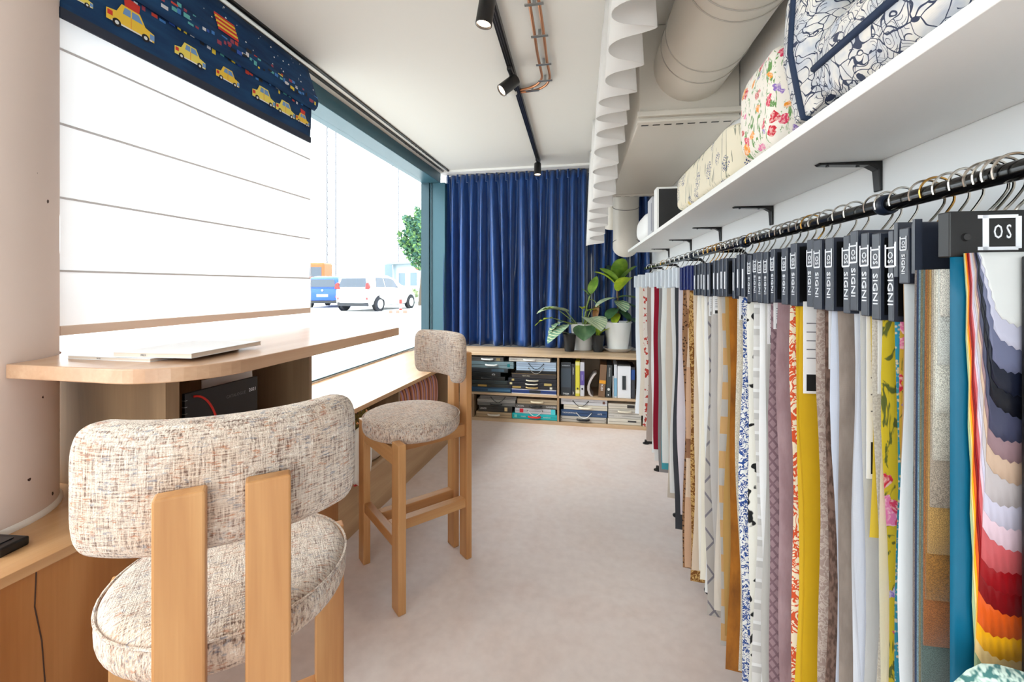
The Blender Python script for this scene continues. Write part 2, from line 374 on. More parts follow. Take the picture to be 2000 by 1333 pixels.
# ================================================================== counter with its niche
ZT = 1.10
ctr = thing('bar_counter', 'oak bar counter with rounded end wrapping the concrete column', 'counter', (-1.3, 1.4, .66))
def cpt(x, y): return (x+1.3, y-1.4)
R = .2; arc = [(-.95-R+R*math.cos(a), .85+R-R*math.sin(a)) for a in [i*PI/2/12 for i in range(13)]]
out = [(-.945, 1.98)] + [(x,y) for x,y in arc] + [(-1.72,.85), (-1.80,.85)]
col = [(-1.73+.238*math.cos(a), .84+.238*math.sin(a)) for a in [math.radians(107-(107-2.5)*i/16) for i in range(17)]]
poly = [cpt(*p) for p in [(-.945,1.98),(-1.80,1.98)] + col + arc[::-1]]
MB().prism(poly, ZT-.037-.66, ZT-.66).build('worktop', W_CTR, ctr, bevel=.003)
UZ = ZT-.037-.66
MB().box(-.45,-.29,0,0,-.27,UZ).build('end_panel', W_OAKZ, ctr)
MB().box(-.45,.39,0,0,.41,UZ).build('end_panel', W_OAKZ, ctr)
MB().box(-.45,-.27,0,-.435,.39,UZ).build('back_panel', wood('niche_back_oak', (112,88,64),(140,112,82),(156,128,98),'z'), ctr)
MB().box(-.02,-.27,0,0,-.245,UZ).build('stile', W_OAKZ, ctr)
# catalogues in the niche
def catalogue(name, label, x, y, w_, h, th, mat, rz, lean=0):
    o = thing(name, label, 'catalogue', (x, y, .661), rz)
    MB().box(-th/2, 0, 0, th/2, w_, h).build('cover', mat, o, bevel=.0015); return o
DARKC = plain((26,26,30), .35, name='dark_cover')
c1 = catalogue('spiral_catalogue', 'black spiral bound catalogue with red curve in the counter niche', -1.335, 1.20, .30, .285, .012, DARKC, -.04)
RED = plain((196,36,28), .4)
MB().tube([(.0065, .03+.10*math.sin(a), .07+.2*math.cos(a)) for a in [i*.13 for i in range(13)]], .004, 6).build('red_curve', RED, c1)
MB().tube([(.0065, .09+.07*math.cos(a), .11+.04*math.sin(a)) for a in [i*PI/10 for i in range(11)]], .005, 6).build('red_curve', RED, c1)
for i in range(12):
    MB().tube([(.008*math.cos(a), .004+.006*math.sin(a), .02+i*.022) for a in [k*PI/4 for k in range(8)]], .0012, 4, True).build('ring', STEEL, c1)
text('title', 'CATALOGUE', .016, plain((90,90,92), .5), c1, (.0062,.20,.235), (PI/2,0,PI/2), sx=.9)
text('year', '2021', .018, LOGO, c1, (.0062,.275,.238), (PI/2,0,PI/2))
c2 = catalogue('magazine', 'upright magazine with colour photo cover behind black catalogue', -1.40, 1.33, .22, .30, .006, plain((214,208,204), .4), -.05)
MB().box(.003,.09,.06,.0036,.19,.26).build('photo', fab('bands', (150,112,84), (120,96,60), (90,120,150), .7, .4), c2)
catalogue('magazine', 'thin pale magazine standing behind the colour photo magazine', -1.425, 1.36, .22, .275, .004, plain((206,202,206), .4), -.05)
# magazines lying on the worktop
def mag(label, quad, z, th, title):
    a, b_, c_, d_ = [Vector((p.x, p.y)) for p in quad]
    ce = (a+b_+c_+d_)/4
    o = thing('brochure', label, 'magazine', (ce.x, ce.y, z))
    pl = [tuple(p-ce) for p in (a,b_,c_,d_)]
    ar = sum(pl[i][0]*pl[(i+1)%4][1]-pl[(i+1)%4][0]*pl[i][1] for i in range(4))
    if ar < 0: pl = pl[::-1]
    MB().prism([(x*.985,y*.985) for x,y in pl], .001, th-.001).build('pages', plain((214,200,186), .7), o)
    MB().prism(pl, th-.001, th).build('cover', plain((226,228,232), .25, name='glossy_cover'), o)
    MB().prism(pl, 0, .001).build('cover', plain((226,228,232), .25), o)
    p0 = Vector(pl[0]); 
    e1 = [(a-ce), (b_-ce)]
    dd = (e1[1]-e1[0]); ang = math.atan2(dd.y, dd.x)
    n = Vector((dd.y, -dd.x)).normalized(); m = (e1[0]*.6+e1[1]*.4)
    pp = MB(); nn = n*.0004
    text('spine_title', title, th*.5, plain((96,98,104), .5), o, (m.x+nn.x*3, m.y+nn.y*3, th*.5), (PI/2,0,ang), sx=1.3)
    return o
zc = ZT
def gp(u, v, z): return onz(u, v, z)
qa = [gp(127,700,zc), gp(292,707,zc), gp(352,690,zc), gp(205,686,zc)]
def rect(p0, p1, depth):           # rectangle from spine edge p0-p1 going away from the camera
    d = (p1-p0); n = Vector((-d.y, d.x, 0)).normalized()*depth
    return [p0, p1, p1+n, p0+n]
p0 = gp(130,701,zc); p1 = gp(293,708,zc)
mag('slim glossy brochure lying flat under another brochure on the counter', rect(p0, p1, .29), ZT, .009, 'SS 21')
p0 = gp(219,690,zc+.02); p1 = gp(374,693,zc+.02)
mag('thicker glossy brochure on top of a slimmer one on the counter', rect(p0, p1, .27), ZT+.0095, .013, '2021')

# ================================================================== bar stools
def make_stool(label, loc, rz):
    s = thing('bar_stool', label, 'bar stool', loc, rz, 'tweed bar stools at the counter')
    prof = []
    for i in range(21):                                   # padded round seat
        a = -PI/2 + PI*i/20; c_, sn = math.cos(a), math.sin(a)
        prof.append((.165 + .052*abs(c_)**.7, .688 + .045*math.copysign(abs(sn)**.75, sn)))
    prof = [(0,.644)] + prof + [(.09,.737),(0,.739)]
    MB().lathe(prof, 56).build('seat', BOUCLEF, s, smooth=True)
    MB().tube([(.216*math.cos(a), .216*math.sin(a), .716) for a in [k*2*PI/56 for k in range(56)]], .0028, 6, True).build('seat_piping', BOUCLE, s, smooth=True)
    RC, Y0, HW, TH, HH = .31, -.072, .85, .037, .106     # curved back pad
    def bk(u, v):
        q = 2*v-1; e = max(0, (abs(q)-.80)/.20); sc = math.sqrt(max(0, 1-e**2.6))*.985+.015
        a = q*HW; th = 2*PI*u; c_, sn = math.cos(th), math.sin(th)
        x = math.copysign(abs(c_)**.62, c_)*TH*(.45+.55*sc); z = math.copysign(abs(sn)**.42, sn)*HH*(.30+.70*sc)
        if e > 0: x *= sc**.5
        r = RC - TH + x
        return (math.sin(a)*r, Y0+math.cos(a)*r, .975+z)
    m = MB().grid(bk, 40, 60, True); n = len(m.v); m.f += [tuple(range(39,-1,-1)), tuple(range(n-40, n))]
    m.build('backrest', BOUCLE, s, smooth=True)
    for x in (-.059, .059):
        MB().box(x-.033,.236,0,x+.033,.266,.985).build('rear_post', W_STOOL, s, bevel=.004)
        MB().box(x-.0225,-.13,.245,x+.0225,.24,.288).build('side_rail', wood_y, s, bevel=.003)
        MB().box(x-.015,-.14,.585,x+.015,.24,.642).build('seat_bearer', wood_y, s, bevel=.003)
    for x in (-.2, .2): MB().box(x-.034,-.165,0,x+.034,-.132,.672).build('leg', W_STOOL, s, bevel=.003)
    MB().box(-.168,-.162,.245,.168,-.128,.288).build('footrest', W_STOOLX, s, bevel=.003)
    MB().box(-.168,-.162,.575,.168,-.137,.642).build('apron', W_STOOLX, s, bevel=.003)
    return s
wood_y = wood('stool_beech_side', (160,106,62), (192,142,92), (208,162,110), 'y', 1.6, .38, .03)
make_stool('tweed bar stool turned to the counter niche with its back posts to the aisle', (-.744,.787,0), math.radians(-139.5))
make_stool('tweed bar stool past the counter with its round seat facing the aisle', (-.83,1.87,0), math.radians(-41.3))

# ================================================================== far bookcase
YCF = 4.08; ZK = .655
kab = thing('low_bookcase', 'low oak bookcase under the blue curtain filled with sample cases', 'bookcase', (0, YCF, 0))
XL, XR, XM = -1.19, .46, ony(1090, 760, YCF).x
MID = ony(1000, 772, YCF).z
MB().box(XL-.62, 0, ZK-.022, XR, .46, ZK).build('top_board', W_OAKX, kab, bevel=.002)
MB().box(XL, .004, 0, XR, .45, .03).build('bottom_board', W_OAKX, kab)
MB().box(XL-.16, .004, MID-.009, XM-.009, .45, MID+.009).build('shelf', W_OAKX, kab)
MB().box(XM+.009, .004, MID-.009, XR-.02, .45, MID+.009).build('shelf', W_OAKX, kab)
MB().box(XL-.16, .004, MID+.009, XL-.142, .45, ZK-.022).build('upright', W_OAKZ, kab)
MB().box(XL, .004, .03, XL+.02, .45, MID-.009).build('upright', W_OAKZ, kab)
for x in (XM-.009, XR-.02):
    MB().box(x, .004, .03, x+(.018 if x == XM-.009 else .02), .45, ZK-.022).build('upright', W_OAKZ, kab)
MB().box(XL-.16, .45, 0, XR, .46, ZK-.022).build('back_panel', W_OAKZ, kab)

def px8(x, y): return ony(900+x/5.555, 660+y/5.555, YCF+.02)
def hw8(h): return h/5.555*4.1/F
SILV = plain((190,192,196), .4)
def case(label, x0, x1, z, h, rgb, handle=None, txt=None, txc=None, dec=(), dy=0, depth=.3, grp=None):
    o = thing('sample_case', label, 'sample case', ((x0+x1)/2, YCF+.03+dy, z), 0, grp); W_ = (x1-x0)/2
    MB().box(-W_, 0, .0004, W_, depth, h-.0004).build('body', plain(rgb, .42), o, bevel=min(.004, h*.12))
    MB().box(-W_+.008, -.0008, h*.46, W_-.008, 0, h*.52).build('seam', plain(tuple(x*.55 for x in rgb), .6), o)
    if handle:
        kind, hrgb = handle[:2]; cx = handle[2] if len(handle) > 2 else 0
        if kind == 'grip':
            MB().tube([(cx-.055,0,h*.5),(cx-.05,-.012,h*.5),(cx-.03,-.018,h*.46),(cx+.03,-.018,h*.46),(cx+.05,-.012,h*.5),(cx+.055,0,h*.5)], min(.009,h*.2), 8).build('handle', plain(hrgb, .3), o, smooth=True)
        elif kind == 'cord':
            dp = .05
            MB().tube([(cx-.07+.14*i/12, -.003-.006*math.sin(PI*i/12), h*.6-dp*math.sin(PI*i/12)) for i in range(13)], .0028, 6).build('cord_handle', plain(hrgb, .6), o, smooth=True)
            for q in (-.07, .07): MB().lathe([(.006,0),(.006,.003)], 10, (cx+q,-.0,h*.6), 'y').build('eyelet', BLACK, o)
    if txt:
        for q, (body, px_, k) in enumerate(txt):
            text('spine_text', body, h*k, plain(txc or (225,225,225), .5), o, (px_*W_, -.0012, h*.5), (PI/2,0,0))
    for (a, b_, lo, hi, rgb2) in dec:
        MB().box(a*W_, -.0012, lo*h, b_*W_, 0, hi*h).build('spine_label', plain(rgb2, .45), o)
    return o
def stack(zf, rows):
    z = zf
    for r in rows[::-1]:
        lab, xa, xb, hp, rgb = r[:5]; k = r[5] if len(r) > 5 else {}
        h = hw8(hp)
        case(lab, px8(xa,0).x, px8(xb,0).x, z, h, rgb, **k); z += h+.0006
ZU = MID+.0095; ZL = .0305
stack(ZU, [
 ('grey case with white handle topmost of the dark stack', 112,460,50,(92,90,88),dict(handle=('grip',(224,226,224)),dec=((.55,.8,.2,.8,(150,130,90)),))),
 ('blue-grey case with big white handle and teal dot', 92,570,76,(112,134,142),dict(handle=('grip',(232,236,234)),dec=((.72,.84,.25,.7,(14,110,116)),))),
 ('thin dark case with pale blue label under blue-grey case', 92,510,46,(44,50,56),dict(dec=((.15,.8,.25,.85,(64,88,104)),))),
 ('black case with round ring emblem on its spine', 90,430,44,(26,28,30),dict(txt=(('(O)',.55,.6),))),
 ('plain black case below the ring emblem case', 90,478,42,(22,23,25),dict(handle=('grip',(40,40,42)))),
 ('dark slate case above the gold lettered case', 86,500,44,(42,52,54)),
 ('dark case with gold lettering strip', 86,520,34,(48,50,48),dict(dec=((-.55,-.1,.2,.8,(176,140,70)),))),
 ('navy case with pale blue edge at the bottom of dark stack', 86,545,54,(36,70,100),dict(dec=((-.1,.95,.3,.7,(66,112,146)),))),
])
stack(ZU, [
 ('cream case with white handle topmost over cord cases', 520,970,44,(206,202,194),dict(handle=('grip',(240,238,234)),txt=(('COLLE',-.75,.55),),txc=(150,146,140))),
 ('pale blue case with black cord handle', 600,1035,50,(156,174,196),dict(handle=('cord',(22,24,30)))),
 ('pale blue case with looping grey cord handle', 600,1035,46,(164,184,206),dict(handle=('cord',(150,146,140)))),
 ('thin black case under the pale blue cases', 592,1035,30,(20,20,22)),
 ('dark brown case with fine gold line', 550,1035,54,(48,44,46),dict(txt=(('TEXTURES',-.35,.34),),txc=(196,186,166),dec=((-1,1,.9,.97,(140,116,80)),))),
 ('black case with steel handle and gold label', 512,1040,40,(28,30,40),dict(handle=('grip',(206,200,180)),dec=((-.85,-.75,.25,.8,(190,170,110)),))),
 ('black case with ornate gold plate and steel handle', 497,1040,38,(26,28,38),dict(handle=('grip',(214,210,196)),dec=((.5,.8,.15,.85,(170,150,90)),(-.88,-.78,.2,.8,(206,196,150))))),
 ('black case with gold handle and gold lettering', 505,1040,38,(30,30,38),dict(handle=('grip',(200,170,110)),dec=((-.8,-.45,.25,.75,(176,150,88)),(.72,.82,.2,.8,(210,206,190))))),
 ('blue case with white stitched edges at stack bottom', 550,1036,52,(40,66,128),dict(dec=((-1,1,0,.14,(226,222,220)),(-1,1,.86,1,(206,206,216)),(-.2,.3,.2,.8,(40,46,54))))),
])
stack(ZL, [
 ('grey case with drooping black cord in the lower row', 205,600,42,(122,120,118),dict(handle=('cord',(24,24,26)))),
 ('light grey flat case in the lower row', 175,590,34,(158,156,152)),
 ('mid grey case with black loop in the lower row', 175,590,36,(112,112,110),dict(handle=('grip',(30,30,32)))),
 ('charcoal case with round cream sticker', 190,555,68,(52,50,48),dict(txt=(('LINOS',-.72,.4),),dec=((.55,.72,.2,.8,(214,190,140)),))),
 ('beige case with cream handle on the bottom board', 162,550,60,(176,152,120),dict(handle=('grip',(226,218,204)))),
])
stack(ZL, [
 ('tan case with framed cream handle', 610,1045,56,(170,152,126),dict(handle=('grip',(214,200,172)))),
 ('dark grey case with white capitals and black grip', 580,1045,46,(84,80,76),dict(handle=('grip',(28,28,30)),txt=(('CASUAL',-.72,.5),('CASHMERE',.72,.5)))),
 ('light case with red dot and turquoise end', 585,1025,58,(190,190,196),dict(handle=('cord',(236,236,236)),dec=((-.76,-.58,.2,.9,(206,30,50)),(.78,1,.0,1,(70,196,206))))),
 ('turquoise case with bright red handle', 555,1045,62,(20,176,184),dict(handle=('grip',(220,40,36)),txt=(('maris',-.5,.4),('outdoor',.55,.4)),dec=((-.9,-.78,.25,.75,(120,206,190)),))),
])
stack(ZL, [
 ('white case with crossed black cords and brown square', 1085,1590,70,(204,204,208),dict(handle=('cord',(28,28,34),-.03),txt=(('FINESSE',-.72,.36),),txc=(170,168,170),dec=((.8,.9,.3,.7,(110,74,62)),))),
 ('cream case with ivory handle above the navy case', 1115,1590,52,(204,196,180),dict(handle=('grip',(232,226,208)))),
 ('navy blue case with white cord handle', 1085,1590,70,(38,68,108),dict(handle=('cord',(236,238,240)),txt=(('THE PORTFOLIO',-.62,.3),('ARTE',.68,.3)))),
 ('grey riveted case with black handle at the bottom', 1080,1580,62,(176,170,162),dict(handle=('grip',(20,22,28)),dec=((-.97,-.94,.2,.35,(30,30,30)),(-.97,-.94,.65,.8,(30,30,30)),(.93,.96,.2,.35,(30,30,30)),(.93,.96,.65,.8,(30,30,30))))),
])
stack(ZL, [
 ('ivory case with black strip beside the crossed cord case', 1600,1960,54,(206,198,184),dict(dec=((.15,.6,.2,.8,(48,44,42)),))),
 ('grey linen case beside the navy case', 1600,1960,50,(184,178,168),dict(handle=('grip',(216,208,190)))),
 ('pale lettered case beside the navy case', 1600,1960,52,(190,186,180),dict(txt=(('LINNEN',-.4,.45),),txc=(226,222,214))),
 ('ivory case with dark slot beside the riveted case', 1595,1960,64,(206,200,188),dict(dec=((.2,.7,.5,.75,(44,42,42)),))),
])
def binder(label, xa, xb, ya, rgb, lean=0, kids=None, dep=.28, hgt=None):
    x0, x1 = px8(xa,0).x, px8(xb,0).x; h = hgt or hw8(632-ya)
    o = thing('sample_binder', label, 'binder', ((x0+x1)/2, YCF+.035, ZU)); o.rotation_euler = (0, lean, 0)
    W_ = (x1-x0)/2
    if lean: o.location.z += W_*abs(math.sin(lean))
    MB().box(-W_,0,.0004,W_,dep,h).build('cover', plain(rgb, .4), o, bevel=.002)
    if kids: kids(o, W_, h)
    return o
def k_text(parts, dots=(), labs=()):
    def f(o, W_, h):
        for body, zz, size, vert, rgb in parts:
            text('spine_text', body, size, plain(rgb, .5), o, (0,-.001,h*zz), (0, PI/2, PI/2) if False else ((PI/2,0,0) if not vert else (PI/2, -PI/2, 0)))
        for zz, r, rgb in dots: MB().lathe([(r,0),(r,.002)], 16, (0,-.0,h*zz), 'y').build('finger_ring', plain(rgb, .3), o)
        for lo, hi, rgb in labs: MB().box(-W_*.98,-.001,h*lo,W_*.98,0,h*hi).build('spine_label', plain(rgb, .45), o)
    return f
binder('wide dark binder with pale title at head of the upright row', 1085,1195,270,(40,46,54),0,k_text([('ROBUSTA',.9,.016,0,(196,206,214)),('zepp',.07,.03,0,(220,224,226))],(),((.25,.82,(58,70,82)),)))
binder('slim black binder beside the wide dark one', 1200,1240,285,(34,36,40),0,k_text([('COMPANY',.78,.014,1,(226,226,226)),('2',.09,.03,0,(230,230,230))]))
binder('bright yellow binder standing in the upper row', 1243,1290,255,(206,196,58),0,k_text([],((.22,.009,(60,50,20)),),((.08,.17,(222,214,160)),(.88,.97,(226,220,150)))))
binder('white binder with purple spine band', 1295,1340,265,(196,196,204),0,k_text([('INTERIOR',.55,.012,1,(210,206,226))],((.22,.009,(20,20,24)),),((.33,.74,(92,76,150)),)))
binder('brown binder with orange and white badge', 1490,1562,285,(118,88,62),math.radians(4),k_text([('NYA',.3,.03,1,(236,236,236))],(),((.42,.52,(220,150,30)),)))
binder('black ring binder leaning with white finger ring', 1572,1628,285,(44,50,52),math.radians(3),k_text([('DEKORATION',.78,.013,1,(226,228,226))],((.25,.012,(214,216,214)),(.08,.006,(230,230,230)))))
binder('thin white folder beside the black ring binder', 1648,1660,400,(206,208,210))
binder('white folder with sky blue lower half', 1664,1695,280,(206,210,216),0,k_text([],(),((.05,.6,(126,176,206)),)))
binder('big white box file with black strap slot', 1700,1845,292,(226,228,232),0,lambda o,W_,h: (MB().box(-.016,-.006,h*.27,.016,0,h*.7).build('strap', plain((40,46,50),.5), o), MB().box(-W_*.9,.02,h,W_*.9,.2,h+.012).build('papers', plain((60,58,56),.7), o)))
binder('dark binder with blue label at the row end', 1850,1890,300,(50,52,58),0,k_text([],(),((.6,.92,(28,72,140)),)))
# a limp sample bundle bent over in the row
def caps(m, n):
    k = len(m.v); m.f += [tuple(range(n-1,-1,-1)), tuple(range(k-n, k))]; return m
bb = thing('limp_sample_bundle', 'limp white sample bundle bent over between the binders', 'sample bundle', (px8(1425,0).x, YCF+.05, ZU))
pth = [(.0,.0),(-.022,.02),(-.035,.06),(-.034,.1),(-.015,.15),(.012,.195),(.03,.215)]
caps(MB().grid(lambda u,v: (pth[round(v*6)][0] + (.011 if .25<=u<.75 else -.011), [0,0,.2,.2][round(u*4)%4], pth[round(v*6)][1]), 4, 6, True), 4).build('cloth_pages', plain((188,180,178), .8), bb, bevel=.002)
# ================================================================== curtains
NAVY = NT('navy_satin'); _n = NAVY.noise(NAVY.scaled((40,40,6)), 1, 3)
NAVY = NAVY.done(NAVY.mix(NAVY.ramp(_n, [(.3,(0,0,0)),(.7,(255,255,255))]), lin((11,52,110)), lin((18,72,140))), .34, spec=.6, sheen=.2)
def curtain(label, x0, x1, y, z0, z1, pleats, seed):
    rnd = random.Random(seed); ph = [rnd.uniform(-.5,.5) for _ in range(pleats+3)]; am = [rnd.uniform(.6,1.3) for _ in range(pleats+3)]
    o = thing('curtain', label, 'curtain', ((x0+x1)/2, y, z0)); L = x1-x0
    def fn(u, v):
        z = v*(z1-z0); lo = 1-v
        q = u*pleats; i = int(q); fr = q-i
        a = am[i]*(1-fr)+am[i+1]*fr; p = (ph[i]*(1-fr)+ph[i+1]*fr)*lo*1.3
        th = 2*PI*(q+p*.9) ; s_ = math.sin(th)
        tri = math.copysign(abs(s_)**.7, s_)
        d = (.036+.034*lo*a + .018*(1-abs(2*v-1)))*tri + .012*lo*math.sin(th*.5+ph[i]*5)
        x = (u-.5)*L + .012*lo*math.cos(th*.7+seed)*(.4+a) 
        if v > .93: d *= .75; 
        return (x, d, z)
    MB().grid(fn, pleats*16, 26).build('drape', NAVY, o, smooth=True, solid=.002)
    for k in range(pleats):                                # pinched heading pleats
        x = -L/2 + L*(k+.25)/pleats
        MB().prism([(x-.012,-.03),(x,-.052),(x+.012,-.03),(x+.004,-.015),(x-.004,-.015)], z1-z0-.085, z1-z0+.004).build('pleat', NAVY, o)
    return o
curtain('navy satin curtain with pinch pleats hanging beside the teal window post', -1.645, -.10, 4.635, ZK+.005, ZC-.03, 14, 3)
curtain('navy satin curtain hanging behind the white duct pipe', -.09, .53, 4.69, ZK+.005, ZC-.05, 6, 11)

# white wave-fold valance along the ceiling
val = thing('valance', 'short white wave-fold valance hung from a ceiling track', 'valance', rw(0,.584,0), WA)
rnd = random.Random(5); knots = [.62]
while knots[-1] < 4.1: knots.append(knots[-1] + rnd.choice((.085,.095,.105,.125)))
amps = [rnd.uniform(.062,.092) for _ in knots]
def zbv(y): return 2.1 if y < 2.4 else 2.1-.46*(y-2.4)/1.85
def vfn(u, v):
    q = u*(len(knots)-1); i = min(int(q), len(knots)-2); fr = q-i
    y = knots[i]*(1-fr)+knots[i+1]*fr; e = math.cos(PI*fr)*(1 if i % 2 == 0 else -1)
    a = amps[i]*(1-fr)+amps[i+1]*fr
    e = math.copysign(abs(e)**.75, e)
    lo = 1-v
    return (e*a*(.62+.38*lo), y + .018*lo*math.sin(PI*fr)*(1 if i%2 else -1), zbv(y) + v*(ZC-.012-zbv(y)))
MB().grid(vfn, (len(knots)-1)*10, 8).build('cloth', VAL, val, smooth=True, solid=.0025)
MB().box(-.016,.55,ZC-.014,.016,4.35,ZC).build('track', WHITE, val)

# roman blinds
XBL = -1.62; y0b, y1b = 1.046, onx(605,400,XBL).y
bl = thing('roman_blind', 'white translucent roman blind with thin seam rods over the window', 'blind', (XBL, y0b, 1.147))
zb = [CAM_H + (z_-CAM_H)*1.62/1.45 for z_ in (1.168,1.343,1.545,1.749,1.955)]
LW = y1b-y0b
zl = zb + [2.5]
for k in range(5):
    a, b_ = zl[k]-1.147, zl[k+1]-1.147
    MB().grid(lambda u,v: (.004*math.sin(PI*v)+.0015*math.sin(9*u+k*2), u*LW, a+v*(b_-a)), 20, 4).build('cloth_panel', BLIND, bl, smooth=True)
    if k: MB().box(-.003,0,a-.003,.004,LW,a+.003).build('seam_rod', plain((206,204,206), .6), bl)
HEM = plain((228,206,190), .6)
MB().box(-.006,0,zb[0]-1.147-.004,.006,LW,zb[0]-1.147+.026).build('hem_bar', HEM, bl, bevel=.002)
MB().tube([(.004,LW+.004,-.02),(.004,LW+.004,1.2)], .0014, 5).build('cord', plain((220,220,222), .6), bl)
# printed navy roman blind, drawn up
XN = -1.60; yn1 = onx(607,275,-1.578).y
nb = thing('printed_blind', 'drawn up navy roman blind printed with yellow taxis and stars', 'blind', (XN, 1.022, 2.11))
NB = NT('navy_print_cloth'); q = NB.noise(NB.scaled((30,6,30)), 1, 3)
NBM = NB.done(NB.mix(NB.ramp(q, [(.3,(0,0,0)),(.7,(255,255,255))]), lin((26,50,84)), lin((34,70,110))), .8, spec=.2)
LN = yn1-1.022
secA = [(-.012,.43),(.02,.34),(.046,.262),(.054,.232),(.05,.208),(.036,.202),(.022,.214)]
secB = [(.05,.262),(.058,.236),(.05,.196),(.034,.182),(.02,.19),(.012,.215)]
secC = [(.012,.24),(.024,.225),(.022,.12),(.020,.03),(.019,.0)]
def sheet(sec, nm, mat, ex=0):
    n = len(sec)-1
    def fn(u, v):
        q_ = v*n; i = min(int(q_), n-1); f_ = q_-i; x = sec[i][0]*(1-f_)+sec[i+1][0]*f_; z = sec[i][1]*(1-f_)+sec[i+1][1]*f_
        return (x+.002*math.sin(u*23+z*20), u*(LN+ex), z)
    return MB().grid(fn, 40, n*2).build(nm, mat, nb, smooth=True, solid=.0015)
sheet(secC, 'hanging_panel', NBM); sheet(secB, 'fold', NBM, .012)
up = sheet(secA, 'upper_panel', NBM, .02)
MB().box(.0165,0,-.002,.0235,LN,.03).build('hem', plain((40,46,62), .8), nb)
YEL = plain((238,196,60), .7); YEL2 = plain((236,214,96), .7); PWH = plain((226,228,230), .7); PRED = plain((206,50,40), .7); PBL = plain((110,150,200), .7); PDK = plain((34,30,34), .8); PORG = plain((230,150,60), .7)
def taxi(u0, u1, zc_, sign=False, alt=False):
    a = onx(u0, 100, -1.577).y-1.022; b_ = onx(u1, 100, -1.577).y-1.022; L = b_-a; X = .0262
    o = MB().prism([(a,zc_),(a,zc_+.22*L),(a+.2*L,zc_+.26*L),(a+.3*L,zc_+.46*L),(a+.68*L,zc_+.46*L),(a+.8*L,zc_+.24*L),(b_,zc_+.18*L),(b_,zc_)], X-.0008, X, 'x').build('taxi_print', YEL if not alt else YEL2, nb)
    def pc(poly, mat, nm, k=.0006): MB().prism([(a+p*L, zc_+q_*L) for p, q_ in poly], X, X+k, 'x').build(nm, mat, o)
    pc([(.32,.27),(.36,.42),(.48,.42),(.48,.27)], PBL, 'window_print'); pc([(.51,.27),(.51,.42),(.65,.42),(.74,.27)], PBL, 'window_print')
    pc([(.02,.1),(.02,.2),(.12,.2),(.12,.1)], PRED, 'lamp_print'); pc([(.9,.04),(.9,.16),(1,.16),(1,.04)], PBL, 'lamp_print')
    pc([(.1,.0),(.1,.03),(.95,.03),(.95,0)], PWH, 'trim_print'); pc([(.485,.03),(.485,.27),(.5,.27),(.5,.03)], PORG, 'trim_print')
    for w_ in (.2,.8):
        MB().lathe([(.085*L,0),(.085*L,.001)], 14, (X, a+w_*L, zc_+.01*L), 'x').build('wheel_print', PDK, o)
        MB().lathe([(.04*L,0),(.04*L,.0014)], 12, (X, a+w_*L, zc_+.01*L), 'x').build('hub_print', PWH, o)
    if sign: pc([(.36,.46),(.34,.68),(.68,.64),(.66,.46)], PRED, 'sign_print')
for k, (u0,u1,zc_,sg,al) in enumerate([(118,180,.075,0,1),(206,300,.072,1,0),(340,400,.080,0,1),(421,466,.082,0,0),(492,536,.082,0,1),(538,575,.080,0,1),(577,603,.082,1,0)]): taxi(u0,u1,zc_,bool(sg),bool(al))
def psec(sec, z):
    for (x0,z0_),(x1,z1_) in zip(sec[:-1], sec[1:]):
        if min(z0_,z1_) <= z <= max(z0_,z1_): return x0+(x1-x0)*(z-z0_)/(z1_-z0_)
    return sec[-1][0]
rnd = random.Random(9)
for k in range(46):                                        # little stars
    y_ = rnd.uniform(.03,LN); z_ = rnd.uniform(.275,.42); r_ = rnd.choice((.0025,.0035,.005)); x_ = psec(secA, z_)+.003
    MB().prism([(y_-r_,z_),(y_,z_-r_*.35),(y_+r_,z_),(y_,z_+r_*1.2)], x_, x_+.0008, 'x').build('star_print', PWH, nb)
bcols = [plain(c_, .7) for c_ in ((40,80,170),(230,200,60),(206,206,212),(190,60,44),(22,22,28),(60,120,190),(150,60,80),(90,170,170))]
def bits(n, sec, za, zb_, w0, w1, nm):
    for k in range(n):                                     # painted town houses, boats and windows along the folds
        y_ = LN*(k+rnd.uniform(0,.6))/n; w_ = rnd.uniform(w0,w1); z_ = rnd.uniform(za,zb_); h_ = rnd.uniform(.008,.02); x_ = max(psec(sec,z_),psec(sec,z_+h_))+.0028
        p = MB().prism([(y_,z_),(y_+w_,z_),(y_+w_,z_+h_),(y_,z_+h_)], x_, x_+.0008, 'x').build(nm, rnd.choice(bcols), nb)
bits(46, secA, .218, .25, .012, .034, 'town_print'); bits(46, secB, .198, .225, .010, .026, 'town_print'); bits(36, secC, .165, .185, .010, .024, 'town_print')
fy = onx(444, 95, -1.56).y-1.022
for k in range(7):
    z_ = .272+k*.011; x_ = psec(secA, z_+.005)+.0035
    MB().box(x_, fy-.05, z_, x_+.0008, fy+.055, z_+.0105).build('sail_print', (YEL if k % 2 else PRED), nb)

# ceiling tracks over the window
for nm, off, lab in (('curtain_track', 0, 'slim dark curtain track on the ceiling along the aisle side of blinds'), ('curtain_track', -.062, 'slim dark curtain track on the ceiling next to the teal lintel')):
    o = thing(nm, lab, 'curtain track', (-1.575+off, 1.0, ZC))
    MB().box(-.009,0,-.012,.009,3.5,0).build('rail', plain((60,60,58), .4, .6), o); MB().box(-.003,0,-.0125,.003,3.5,-.011).build('slot', plain((14,14,14), .7), o)
    for k in range(5): MB().box(-.005,2.55+k*.08,-.018,.005,2.565+k*.08,-.012).build('glider', BLACK, o)

